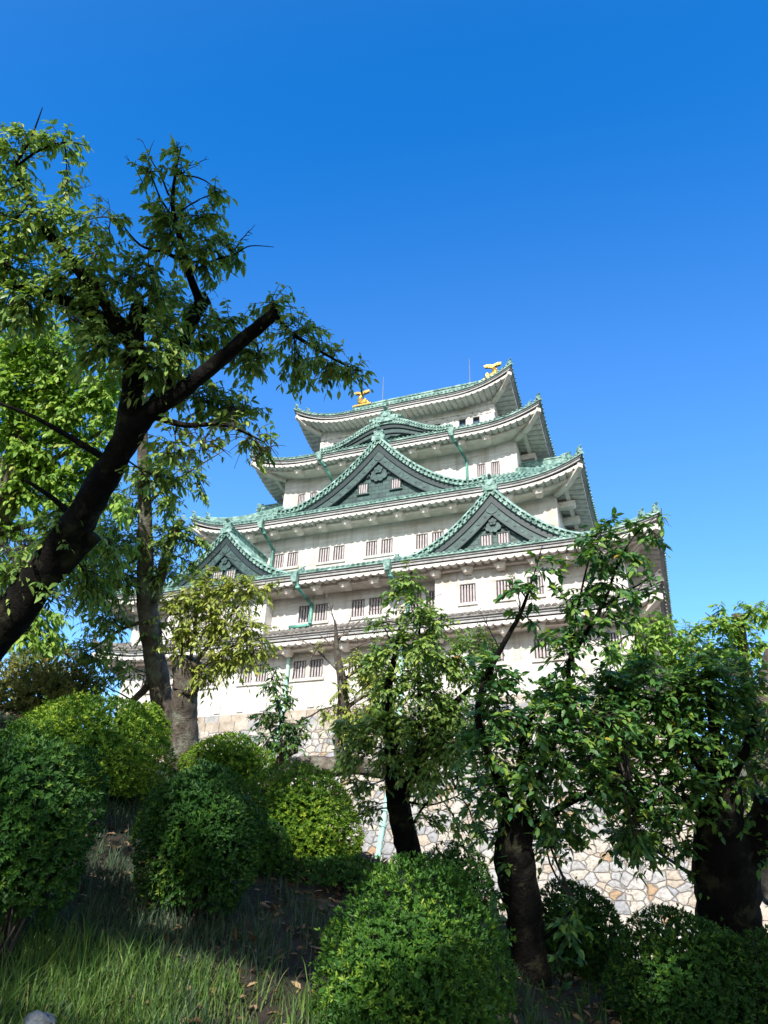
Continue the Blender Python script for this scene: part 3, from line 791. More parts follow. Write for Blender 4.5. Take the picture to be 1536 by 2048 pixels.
gable(fr(10.25, -1.75), 6.6, 8.95, 4.6, 6.6, 1.0, wins=((-.92, -.07), (.2, 1.04)), wz=(9.5, 10.32))['label'] = 'right of the two lower front gables'
gable(fr(0.35, 2.5), 8.5, 16.85, 5.75, 5.4, 1.12, wins=((-1.74, -.88), (1.02, 1.88)), wz=(17.8, 18.72), pend=.82)['label'] = 'wide middle front gable'
for sx in (-1, 1):
    gable(lambda l, q, z, sx=sx: (sx*(20.3-q), YC+sx*l, z), 8.2, 9.1, 5.7, 7.4, 1.0, wins=((-1.1, -.12), (.12, 1.1)), wz=(10.0, 11.0))
    for yo in (-6.5, 6.5):
        gable(lambda l, q, z, sx=sx, yo=yo: (sx*(14.2-q), YC+yo+sx*l, z), 4.6, 18.0, 4.0, 4.4, .85)

# undulating gable on the fourth roof
def karahafu():
    w, zb, h = 5.85, 24.12, 1.95; M = fr(0, 4.75); Q = 4.7
    def zt(l):
        u = min(1, abs(l)/w)
        return zb+h*(.5+.5*math.cos(math.pi*min(1, u*1.08)))**1.05+.10*u
    C0 = half_curve(zt, w, 30); g = MB()
    for sg in (1, -1): g.grid([[M(sg*l, q, z+.22*q/Q) for q in (0, Q)] for l, z in C0])
    band(g, C0, [(l, z-.42*(1-.6*min(1, l/w)**1.6)) for l, z in C0], M, 0, .5)
    lat = np.array([0, 1.0, 0])
    for i, q in enumerate([.02, .32]+list(np.arange(.7, Q, .4))):
        for sg in (1, -1): rib(g, [M(sg*l, q, z+.22*q/Q+.02) for l, z in C0], lat, .14 if i < 2 else .11, cap0=False)
    for sg in (1, -1):
        for l, z in resample(C0, 26)[1:]: g.tube([M(sg*l, -.12, z-.06), M(sg*l, Q*.8, z+.22)], .105, 6); g.tube([M(sg*l, -.07, z-.26), M(sg*l, .3, z-.26)], .09, 6)
    roof = g.build('curved_gable_roof', M_COP, keep)
    tp = lambda d: [(l, z-d*(1-.80*min(1, l/w)**1.6)) for l, z in C0]
    c0 = tp(.36); c1 = tp(.80); c2 = tp(1.22); c3 = tp(1.32)
    t = MB(); band(t, c0, c1, M, .14, .7, n=34); t.build('verge_shadow_board', M_TRIM_SHADE, roof)  # dark band stands for the shaded underside of the curved verge
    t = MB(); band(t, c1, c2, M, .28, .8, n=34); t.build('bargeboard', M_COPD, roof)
    t = MB(); band(t, c2, c3, M, .22, .8, n=34); t.build('bargeboard_rim', M_TRIM_SHADE, roof)
    f = MB()
    for sg in (1, -1): f.grid([[M(sg*l, .95, zb-.55), M(sg*l, .95, max(zb-.55, z))] for l, z in resample(c2, 24)])
    f.build('gable_face', M_EAVE, roof)
    pd = MB()
    z1 = c2[0][1]
    pd.prism([(-1.9, z1-.42), (-1.6, z1-.15), (-.8, z1+.05), (0, z1+.1), (.8, z1+.05), (1.6, z1-.15), (1.9, z1-.42), (1.3, z1-.35), (.9, z1-.42), (.45, z1-.30), (0, z1-.5), (-.45, z1-.30), (-.9, z1-.42), (-1.3, z1-.35)], M, .34, .6)
    pd.build('gable_pendant', M_COPD, roof)
    on = MB(); ornament(on, M(0, -.05, zb+h-.1), (0, -1, 0), 1.55)
    for sg in (1, -1):
        for k in range(3):
            on.prism([(sg*(.75+.3*k)+(.24-.05*k)*math.cos(a), zb+h+.18-.02*k+(.24-.05*k)*math.sin(a)) for a in np.linspace(0, 2*math.pi, 9)[:-1]], M, -.1, .25)
    on.box(-.2, .2, .3, Q, zb+h, zb+h+.42, 0, M)
    on.build('ridge_end_tile', M_COP, roof)
    return roof
karahafu()['label'] = 'undulating curved gable below the top storey'

# rain pipes
def pipe(pts, funnel, r=.125):
    mb = MB(); mb.tube(pts, r, 8)
    for a in range(1, len(pts)-1):
        p = np.array(pts[a]); mb.tube([p-(0, 0, .08), p+(0, 0, .08)], r*1.25, 8)
    o = mb.build('rain_pipe', M_COPP, keep)
    f = MB()
    if funnel is not None:
        x, y, z = funnel
        A = [(x-.24, y-.22, z+.2), (x+.24, y-.22, z+.2), (x+.24, y+.22, z+.2), (x-.24, y+.22, z+.2)]
        B = [(x-.24, y-.22, z-.1), (x+.24, y-.22, z-.1), (x+.24, y+.22, z-.1), (x-.24, y+.22, z-.1)]
        Cc = [(x-.15, y-.13, z-.55), (x+.15, y-.13, z-.55), (x+.15, y+.13, z-.55), (x-.15, y+.13, z-.55)]
        f.add(A+B+Cc, [(0, 1, 2, 3)]+[(i, (i+1) % 4, 4+(i+1) % 4, 4+i) for i in range(4)]+[(4+i, 4+(i+1) % 4, 8+(i+1) % 4, 8+i) for i in range(4)]+[(8, 9, 10, 11)])
        f.build('rain_funnel', M_COP, o)
    return o
M_COPP = noisy('pipe_patina', [(0.34, (0.020, 0.085, 0.075)), (0.48, (0.07, 0.24, 0.20)), (0.62, (0.17, 0.45, 0.36))], 1.6, rough=0.55)
M_COPL = noisy('pale_pipe_patina', [(0.36, (0.42, 0.26, 0.16)), (0.42, (0.28, 0.52, 0.45)), (0.7, (0.46, 0.70, 0.62))], .8, rough=0.6)
pipe([(-6.0, 5.0, 23.2), (-5.75, 5.4, 22.9), (-5.35, 7.2, 21.6), (-5.35, 7.2, 20.6)], (-6.05, 4.85, 23.75))
pipe([(5.85, 5.0, 23.2), (6.0, 5.3, 22.9), (6.45, 7.2, 22.1), (6.45, 7.2, 20.3)], (5.8, 4.85, 23.75))
pipe([(-9.15, 2.1, 15.5), (-9.1, 2.4, 15.2), (-9.05, 4.0, 14.5), (-9.1, 4.05, 13.0)], (-9.2, 1.95, 16.0))
pipe([(-3.25, -2.3, 8.1), (-3.2, -2.1, 7.8), (-3.0, -.2, 7.3), (-3.0, -.2, 5.95), (-3.15, -.2, 5.78), (-4.5, -.35, 5.72)], (-3.3, -2.45, 8.6))
pipe([(3.45, -2.3, 8.1), (3.5, -2.1, 7.8), (4.1, -.2, 7.1), (4.1, -.2, 5.8)], (3.4, -2.45, 8.6))
pipe([(-4.35, -.2, 4.0), (-4.35, -.2, .1), (-4.35, -.45, -.6)], None).data.materials[0] = M_COPL
# ------------------------------------------------------------------ stone base
def off(z): return 0.29*abs(z)+0.0048*z*z
sb = MB(); zs = np.linspace(-1.15, -20.5, 16)
base_o = empty('stone_foundation_wall', (0, YC, -20), 'battered pale rubble stone base carrying the white castle keep', 'stone wall')
hx, hy = HW[1]+.06, YC+.06
for (sx, sy, ax) in ((1, -1, 0), (1, 1, 1), (-1, 1, 0), (-1, -1, 1)):
    P = []
    for z in zs:
        k = off(z); row = []
        for t in np.linspace(-1, 1, 30):
            if ax == 0: row.append((t*(hx+k)*-sy*1.0, YC+sy*(hy+k), z))
            else: row.append((sx*(hx+k), YC+t*(hy+k)*sx, z))
        P.append(row)
    sb.grid(P)
sb.build('rubble_face', M_STONE, base_o)
# top courses of cut blocks, each course one row of separate stones
ct = MB(); rng = random.Random(5)
for z0, z1 in ((-.02, -.52), (-.52, -1.15)):
    for side in range(4):
        half = (hx if side % 2 == 0 else hy)
        x = -half
        while x < half-.02:
            w = rng.uniform(.55, 1.25); x2 = min(half, x+w)
            if half-x2 < .4: x2 = half
            zz0 = z0-.012; zz1 = z1+.012; d = rng.uniform(.0, .05)
            for_m = [lambda l, q, z: (l, YC-hy-q, z), lambda l, q, z: (hx+q, YC+l, z), lambda l, q, z: (-l, YC+hy+q, z), lambda l, q, z: (-hx-q, YC-l, z)][side]
            ct.box(x+.012, x2-.012, -.3, off((z0+z1)/2)+d, zz1, zz0, rng.choice((0, 0, 1)), for_m)
            x = x2
ct.build('top_course', [M_ASHLAR, noisy('cut_stone_grey', [(0.3, (0.25, 0.245, 0.24)), (0.7, (0.42, 0.41, 0.40))], 1.6, rough=.85, bump=.3, bscale=6)], base_o)
# corner quoins
cq = MB()
for sx in (-1, 1):
    for i, z in enumerate(np.arange(-1.2, -19.5, -.95)):
        k0 = off(z-.92)+.05; k1 = off(z)+.05; lx, ly = ((2.3, 1.1) if i % 2 else (1.1, 2.3))
        vs = []
        for k, zz in ((k0, z-.93), (k1, z-.02)):
            vs += [(sx*(hx+k), YC-hy-k, zz), (sx*(hx+k-lx), YC-hy-k, zz), (sx*(hx+k-lx), YC-hy-k+ly, zz), (sx*(hx+k), YC-hy-k+ly, zz)]
        cq.add(vs, [(0, 1, 2, 3), (7, 6, 5, 4), (0, 4, 5, 1), (1, 5, 6, 2), (2, 6, 7, 3), (3, 7, 4, 0)])
islands(cq, 'corner_stone', M_ASHLAR, base_o)
def wall_pipe(x, z0, z1, m):
    mb = MB(); pts = [(x, -off(z)-.16, z) for z in np.linspace(z0, z1, 8)]
    mb.tube(pts, .15, 8)
    for z in np.linspace(z0-1, z1+1, 4): mb.tube([(x, -off(z)-.16, z+.1), (x, -off(z-.2)-.16, z-.1)], .19, 8)
    o = mb.build('wall_drain_pipe', m, base_o); return o
wall_pipe(-4.35, -.9, -19.5, M_COPL); wall_pipe(3.72, -.9, -19.5, M_COPL)
wp = MB(); wp.box(3.6, 3.84, -.35, -.1, -1.0, 4.0); wp.build('rain_pipe', M_COPL, keep)

# neighbouring rampart seen past the right corner
rp = MB()
P = []
for z in np.linspace(-6.0, -20.5, 8):
    k = off(z+6)
    P.append([(x, 14-k, z) for x in np.linspace(20, 80, 20)])
rp.grid(P); rp.grid([[(20, 14, -6), (80, 14, -6)], [(20, 40, -6), (80, 40, -6)]])
ro = rp.build('stone_rampart', M_STONE)
tag(ro, 'low brownish stone rampart past the right foot of the stone base', 'stone wall')

# ------------------------------------------------------------------ ground
FWD = np.array([math.sin(YAW), math.cos(YAW)]); RGT = np.array([math.cos(YAW), -math.sin(YAW)])
Z0 = CAM[2]-1.6
def sstep(x, a, b):
    t = np.clip((x-a)/(b-a), 0, 1); return t*t*(3-2*t)
def ground_h(a, b):
    amp = np.interp(a, [-30, -8, -4, -2, 0, 2, 4, 8, 30], [5.2, 4.9, 4.0, 3.35, 2.55, 1.75, 1.25, 1.0, 1.0])
    h = amp*sstep(b, .8, 10.6)
    far = sstep(b, 12.5, 24)
    return h*(1-far)-5.6*far
def ab(P):
    d = np.asarray(P)[..., :2]-CAM[:2]
    return d@RGT, d@FWD
def ground_z(x, y):
    a, b = ab(np.stack([x, y], -1)); return Z0+ground_h(a, b)
g = MB()
av = np.concatenate([-np.geomspace(3000, 12, 14), np.linspace(-11, 11, 67), np.geomspace(12, 3000, 14)])
bv = np.concatenate([-np.geomspace(3000, 9, 12), np.linspace(-8, 26, 103), np.geomspace(27, 4000, 16)])
rs = np.random.RandomState(1)
G = []
for b in bv:
    row = []
    for a in av:
        xy = CAM[:2]+RGT*a+FWD*b
        z = Z0+float(ground_h(np.array(a), np.array(b)))
        if abs(a) < 11.5 and -8 < b < 14: z += rs.uniform(-.035, .035)
        row.append((xy[0], xy[1], z))
    G.append(row)
g.grid(G, 0, True)
gr = g.build('ground', M_SOIL, None, smooth=True); gr['kind'] = 'structure'
# ------------------------------------------------------------------ vegetation helpers
def mesh_np(name, V, F, m, rnd=None, parent=None):
    """V (n,3); F list of (k,4) or (k,3) int arrays; rnd per vertex"""
    me = bpy.data.meshes.new(name)
    V = np.asarray(V, np.float32)
    loops = np.concatenate([f.reshape(-1) for f in F]).astype(np.int32)
    tot = np.concatenate([np.full(len(f), f.shape[1], np.int32) for f in F])
    st = np.concatenate([[0], np.cumsum(tot)[:-1]]).astype(np.int32)
    me.vertices.add(len(V)); me.vertices.foreach_set('co', V.reshape(-1))
    me.loops.add(len(loops)); me.loops.foreach_set('vertex_index', loops)
    me.polygons.add(len(tot)); me.polygons.foreach_set('loop_start', st)
    me.update(calc_edges=True)
    if rnd is not None:
        at_ = me.attributes.new('rnd', 'FLOAT', 'POINT'); at_.data.foreach_set('value', np.asarray(rnd, np.float32))
    me.materials.append(m)
    o = bpy.data.objects.new(name, me); COL.objects.link(o)
    if parent is not None:
        o.parent = parent; o.matrix_parent_inverse = parent_inv(parent)
    return o
# leaf: base, 2 mid-rib points, tip, 2 right, 2 left   (x along, y across, z up)
LEAF = np.array([(0, 0, 0), (.33, 0, .02), (.68, 0, -.01), (1, 0, -.10), (.28, .19, .065), (.64, .165, .03), (.28, -.19, .065), (.64, -.165, .03)])
LT = np.array([(0, 4, 1), (2, 5, 3), (0, 1, 6), (2, 3, 7)]); LQ = np.array([(1, 4, 5, 2), (1, 2, 7, 6)])
SLEAF = np.array([(0, 0, 0), (1, 0, -.06), (.35, .16, .05), (.72, .13, .02), (.35, -.16, .05), (.72, -.13, .02)])
SQ = np.array([(0, 2, 3, 1), (0, 1, 5, 4)])
def nrm(a): return a/(np.linalg.norm(a, axis=-1, keepdims=True)+1e-9)
def frames(D, up):
    X = nrm(D); Y = nrm(np.cross(up, X)); Z = np.cross(X, Y); return X, Y, Z
def leaves(name, P, D, U, size, rnd, m, parent, big=True, width=1.0):
    T = LEAF if big else SLEAF
    X, Y, Z = frames(D, U)
    n = len(P); k = len(T)
    V = P[:, None, :]+size[:, None, None]*(T[None, :, 0:1]*X[:, None, :]+width*T[None, :, 1:2]*Y[:, None, :]+T[None, :, 2:3]*Z[:, None, :])
    V = V.reshape(-1, 3); o = (np.arange(n)*k)[:, None, None]
    if big: F = [(LT[None]+o).reshape(-1, 3), (LQ[None]+o).reshape(-1, 4)]
    else: F = [(SQ[None]+o).reshape(-1, 4)]
    return mesh_np(name, V, F, m, np.repeat(rnd, k), parent)
def tubes_np(segs):
    """segs: list of (points (k,3), r0, r1); three-sided twigs -> V, F"""
    V = []; F = []; o = 0
    for pts, r0, r1 in segs:
        pts = np.asarray(pts); k = len(pts)
        t = nrm(np.gradient(pts, axis=0)); a = np.array([.3, .5, .81])
        u = nrm(np.cross(t, a)); w = np.cross(t, u)
        r = np.linspace(r0, r1, k)[:, None]
        ring = np.stack([pts+r*(math.cos(q)*u+math.sin(q)*w) for q in (0, 2.1, 4.2)], 1)
        V.append(ring.reshape(-1, 3))
        i = np.arange(k-1)[:, None]*3+np.arange(3)[None]
        j = np.arange(k-1)[:, None]*3+(np.arange(3)[None]+1) % 3
        F.append(np.stack([i, j, j+3, i+3], -1).reshape(-1, 4)+o); o += k*3
    return np.concatenate(V), np.concatenate(F)
def smooth_path(pts, n=5):
    """Catmull-Rom through (point, radius)"""
    P = np.array([p for p, r in pts]); R = np.array([r for p, r in pts]); out = []; ro = []
    for i in range(len(P)-1):
        p0 = P[max(i-1, 0)]; p1 = P[i]; p2 = P[i+1]; p3 = P[min(i+2, len(P)-1)]
        for t in np.linspace(0, 1, n, endpoint=False):
            out.append(.5*((2*p1)+(-p0+p2)*t+(2*p0-5*p1+4*p2-p3)*t*t+(-p0+3*p1-3*p2+p3)*t**3)); ro.append(R[i]+(R[i+1]-R[i])*t)
    out.append(P[-1]); ro.append(R[-1])
    return out, ro

UP = np.array([0, 0, 1.0])
E1 = np.cross(SUN, UP); E1 /= np.linalg.norm(E1); E2 = np.cross(E1, SUN)
GAPS = [(at(x, y, d)@E1, at(x, y, d)@E2, r) for x, y, d, r in ((60, 1430, 6.9, .4), (150, 1425, 6.8, .42), (230, 1415, 6.9, .28), (600, 1570, 6.9, .32), (680, 1610, 6.9, .3))]
def tree(name, label, cat, limbs, clumps, depth, lmat, bmat, tmat, seed, leaf=.10, cover=1.5, droop=.75, bare=(), group=None, min_r=.02, tw=1.0, wid=.88, gaps=()):
    """limbs: lists of (px,py,r[,depth]); clumps: (px,py,rpx[,depth]) in photo pixels at a depth in metres"""
    rs = np.random.RandomState(seed); rr = random.Random(seed)
    tr = MB(); skel = []
    first = None
    for lb in limbs:
        pts = []
        for q in lb:
            d = q[3] if len(q) > 3 else depth
            pts.append((at(q[0], q[1], d), q[2]))
        path, rad = smooth_path(pts)
        if first is None: first = path[0]
        tr.tube(path, rad, 12 if max(rad) > .07 else 7, jit=.09 if max(rad) > .05 else .03, rng=rr)
        for p, r in zip(path, rad): skel.append(p)
    root = empty(name, (first[0], first[1], float(ground_z(np.array(first[0]), np.array(first[1])))), label, cat, group)
    trunk = tr.build('trunk', bmat, root, smooth=True)
    skel = np.array(skel)
    P = []; D = []; U = []; SZ = []; RN = []; segs = []
    lv_px = .27*(leaf*FPX)**2
    for c in clumps:
        d = c[3] if len(c) > 3 else depth
        cen = at(c[0], c[1], d); R = c[2]*d/FPX
        den = c[4] if len(c) > 4 else 1.0
        nl = 5.2*cover*den*math.pi*R*R/(.27*leaf*leaf)
        per = 9
        nt_ = max(2, int(nl/per))
        # a feeder branch from the nearest limb to the clump
        i = np.argmin(np.linalg.norm(skel-cen, axis=1)+rs.uniform(0, .05, len(skel))); s0 = skel[i]
        L = np.linalg.norm(cen-s0)
        if L > .05:
            t = np.linspace(0, 1, 7)[:, None]
            bend = rs.normal(0, .07, 3)*L+np.array([0, 0, .10*L])
            br = s0+(cen-s0)*t+bend*np.sin(t*math.pi)
            r0 = min(.022, .006+.010*L)*tw; segs.append((br, r0, r0*.45))
        else: br = np.array([s0, cen])
        for k in range(nt_):
            v = rs.normal(0, 1, 3); v /= np.linalg.norm(v); v[2] *= .85
            q = cen+v*R*.82*rs.uniform(.2, 1.0)**.6
            st = br[rs.randint(len(br)//2, len(br))] + rs.normal(0, .10, 3)*R
            dirv = q-st; l = np.linalg.norm(dirv)
            if l < .12: dirv = v*R; q = st+dirv; l = R
            tlen = max(.16, min(.50, l, 1.25*R))
            dirn = dirv/l; dirn[2] += .15
            dirn /= np.linalg.norm(dirn)
            a0 = q-dirn*tlen*.6
            tt = np.linspace(0, 1, 6)[:, None]
            tw_p = a0+dirn*tlen*tt+np.array([0, 0, -.30*tlen])*tt**2
            if l > tlen*1.2 and rs.rand() < .7:
                segs.append((np.array([st, (st+a0)/2+rs.normal(0, .02, 3), a0]), .005*tw, .0035*tw))
            segs.append((tw_p, .0038*tw, .0016*tw))
            nb = rs.randint(per-3, per+4)
            fr_ = np.sort(rs.uniform(.1, 1, nb)); fr_[-1] = 1
            pos = a0+dirn*tlen*fr_[:, None]+np.array([0, 0, -.30*tlen])*fr_[:, None]**2
            side = nrm(np.cross(dirn, UP)+1e-6); sg = np.where(np.arange(nb) % 2 == 0, 1, -1)[:, None]
            ld = dirn*.55+side*sg*rs.uniform(.4, .9, (nb, 1))+rs.normal(0, .22, (nb, 3)); ld = nrm(ld)
            ld[:, 2] -= droop*rs.uniform(.6, 1.4, nb); ld = nrm(ld)
            P.append(pos); D.append(ld)
            up = UP+rs.normal(0, .35, (nb, 3))+nrm(-ray(c[0], c[1])[None])*.25
            U.append(up)
            SZ.append(leaf*rs.uniform(.5, 1.25, nb)); RN.append(np.clip(rs.beta(2.2, 2.4, nb)+.12*rs.normal()*.8, 0, 1))
    # bare twigs
    for b in bare:
        d = b[4] if len(b) > 4 else depth
        p0 = at(b[0], b[1], d); p1 = at(b[2], b[3], d)
        L = np.linalg.norm(p1-p0); t = np.linspace(0, 1, 7)[:, None]
        pth = p0+(p1-p0)*t+rs.normal(0, .05, 3)*L*np.sin(t*math.pi)+rs.normal(0, .012, (7, 3))*L
        segs.append((pth, .010*min(1, L/.5)*tw+.002, .002*tw))
        for k in range(int(5+4*L)):
            i = rs.randint(1, 7); s = pth[i]; dv = nrm((p1-p0)/L+rs.normal(0, .75, 3)); l2 = L*rs.uniform(.12, .38)
            m1 = s+dv*l2*.5+rs.normal(0, .03, 3)*l2; e = s+dv*l2
            segs.append((np.array([s, m1, e]), .0038*tw, .0014*tw))
            if rs.rand() < .6:
                dv2 = nrm(dv+rs.normal(0, .6, 3)); segs.append((np.array([m1, m1+dv2*l2*.3, m1+dv2*l2*.5]), .0024*tw, .0012*tw))
    if P:
        P = np.concatenate(P); D = np.concatenate(D); U = np.concatenate(U); SZ = np.concatenate(SZ); RN = np.concatenate(RN)
        g_ = np.stack([P@E1, P@E2], -1); kk = np.ones(len(P), bool)
        for lx, ly, lr in gaps: kk &= ~((np.hypot(g_[:, 0]-lx, g_[:, 1]-ly) < lr) & (rs.rand(len(P)) < .85))
        P, D, U, SZ, RN = P[kk], D[kk], U[kk], SZ[kk], RN[kk]
        odd = rs.rand(len(RN)) < .006; RN[~odd] = np.minimum(RN[~odd], .93); RN[odd] = rs.uniform(.95, 1, odd.sum())
        leaves('crown', P, D, U, SZ, RN, lmat, root, width=wid)
    V, F = tubes_np(segs); mesh_np('twigs', V, [F], tmat, None, root)
    return root

def bush(label, px, py, rx, ry, d, m, seed, leaf=.034, tall=1.0, group='clipped rounded bushes on the bank', dens=1.0, lean=0.0, sq=1.95, back=.85):
    """rounded clipped shrub: shoots of small leaves over a lumpy dome, stems inside"""
    rs = np.random.RandomState(seed)
    c = at(px, py, d); A = .92*rx*d/FPX; Bz = .93*ry*d/FPX; Cd = A*back
    gz = float(ground_z(c[0:1], c[1:2])[0])
    low = min(c[2]-Bz*1.0, gz)
    root = empty('azalea_bush', (c[0], c[1], gz), label, 'bush', group)
    rt = np.array([RGT[0], RGT[1], 0]); fw = np.array([FWD[0], FWD[1], 0])
    area = 2*math.pi*(A*Bz+A*Cd+Bz*Cd)/3*2.0*.62
    sp = leaf*.62
    n = int(dens*area/(sp*sp)*.62)
    # directions: superellipsoid, skip most of the hidden back half
    v = nrm(rs.normal(0, 1, (int(n*1.7), 3)))
    keepm = (v[:, 1] < .35) | (rs.rand(len(v)) < .25)
    v = v[keepm & (v[:, 2] > -.85)][:n]
    n = len(v)
    ph = rs.uniform(0, 6.28, (9, 1)); fq = rs.normal(0, 1, (9, 3))*np.array([2.6]*4+[5.5]*5)[:, None]
    lump = np.zeros(n)
    for i in range(9): lump += (.042 if i < 4 else .018)*np.sin(v@fq[i]+ph[i])
    layer = 1-np.abs(rs.normal(0, .045, n))+lump-(rs.rand(n) < .3)*rs.uniform(.05, .3, n)+(rs.rand(n) < .035)*rs.uniform(.03, .11, n)*(v[:, 2] > -.1)
    pw = np.sign(v)*np.abs(v)**(2/sq); pw = pw/(np.sum(np.abs(pw)**sq, axis=1)**(1/sq))[:, None]
    loc = pw*layer[:, None]
    P = c+loc[:, 0:1]*A*rt+loc[:, 1:2]*Cd*fw+(loc[:, 2:3]*Bz)*UP
    lowm = P[:, 2] > gz-.05
    nv = nrm(v[:, 0:1]/A*rt+v[:, 1:2]/Cd*fw+v[:, 2:3]/Bz*UP+rs.normal(0, .28, (n, 3))+.35*UP)
    P = P[lowm]; nv = nv[lowm]; n = len(P)
    Ps = []; Ds = []; Us = []; Sz = []; Rn = []
    patch = np.sin(P@(rs.normal(0, 1, 3)*5)+1)+np.sin(P@(rs.normal(0, 1, 3)*9))
    base_r = np.clip(rs.beta(2, 3, n)+.11*patch, 0, 1)
    side = nrm(np.cross(nv, nrm(rs.normal(0, 1, (n, 3))))); oth = np.cross(nv, side)
    k = 6
    for j in range(k):
        an = 2*math.pi*j/k+rs.uniform(0, .8, n)
        tilt = rs.uniform(.45, 1.15, n)[:, None]
        dv = nrm(nv*np.cos(tilt)+(side*np.cos(an)[:, None]+oth*np.sin(an)[:, None])*np.sin(tilt)+.12*UP)
        Ps.append(P+nv*rs.uniform(-.3, .35, (n, 1))*leaf); Ds.append(dv); Us.append(nv+rs.normal(0, .2, (n, 3)))
        Sz.append(leaf*rs.uniform(.65, 1.2, n)); Rn.append(np.clip(base_r+rs.normal(0, .1, n), 0, 1))
    # sprigs that stick out
    leaves('foliage', np.concatenate(Ps), np.concatenate(Ds), np.concatenate(Us), np.concatenate(Sz), np.concatenate(Rn), m, root, big=False)
    segs = []
    for i in range(26):
        e = c+rt*A*rs.uniform(-.8, .8)+fw*Cd*rs.uniform(-.7, .7)+UP*Bz*rs.uniform(-.1, .75)
        b = np.array([c[0]+rs.normal(0, .12)*A, c[1]+rs.normal(0, .12)*A, gz-.05])
        m_ = (b+e)/2+rs.normal(0, .08, 3)*A
        segs.append((np.array([b, m_, e]), .014, .004))
    V, F = tubes_np(segs); mesh_np('stems', V, [F], M_TWIG, None, root)
    # inner mass of larger, darker leaves that keeps the heart of the bush opaque
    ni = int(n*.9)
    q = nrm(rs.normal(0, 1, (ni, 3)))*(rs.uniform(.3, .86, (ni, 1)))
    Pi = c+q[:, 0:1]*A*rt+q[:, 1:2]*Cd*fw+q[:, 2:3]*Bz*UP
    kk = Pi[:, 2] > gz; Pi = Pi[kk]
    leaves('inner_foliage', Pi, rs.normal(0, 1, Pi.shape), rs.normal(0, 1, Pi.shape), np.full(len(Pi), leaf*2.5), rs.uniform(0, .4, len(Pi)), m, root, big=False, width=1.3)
    return root
# ------------------------------------------------------------------ bushes on the bank
bush('dark rounded bush cut by the left edge, nearest on the left', 40, 1655, 168, 200, 4.7, L_BUSH, 11)
bush('wide bush below the leaning trunk with a bright yellow-green left top', 165, 1535, 185, 150, 7.2, L_BUSHL, 12)
bush('olive-brown bush behind at the far left under the big limb', 85, 1400, 130, 105, 10.0, L_OLIVE, 13, leaf=.05)
bush('small bright bush between the wide bush and the lichen trunk', 285, 1465, 60, 65, 8.6, L_BUSHL, 14)
bush('tall dark green bush in the middle left with loose shoots at its foot', 400, 1680, 138, 158, 5.6, L_BUSH, 15)
bush('low lit bush behind, right of the pollarded stump', 455, 1535, 95, 65, 8.6, L_BUSHL, 16)
bush('large bush with a sunlit top below the horizontal limb', 596, 1655, 134, 128, 7.4, L_BUSHL, 17)
bush('dark bush wedged between the tall bush and the sunlit bush', 520, 1725, 70, 95, 6.6, L_BUSH, 24)
bush('low spreading dark bush between the sunlit bush and the front bush', 670, 1790, 130, 78, 6.8, L_BUSH, 18)
bush('broad front bush at the bottom centre with a lit left flank', 822, 2030, 228, 292, 4.5, L_BUSHM, 19, leaf=.033, sq=2.1)
bush('dark dome bush behind the middle tree trunk', 905, 1775, 88, 85, 7.6, L_BUSH, 20)
bush('dark bush to the right of the ivy-sided trunk', 1150, 1880, 115, 115, 7.0, L_BUSH, 21)
bush('broad shaded bush at the bottom right before the thick trunk', 1375, 1985, 165, 165, 5.8, L_BUSH, 22)
bush('small shrub in the bottom right corner', 1540, 1950, 45, 90, 5.5, L_BUSH, 23)

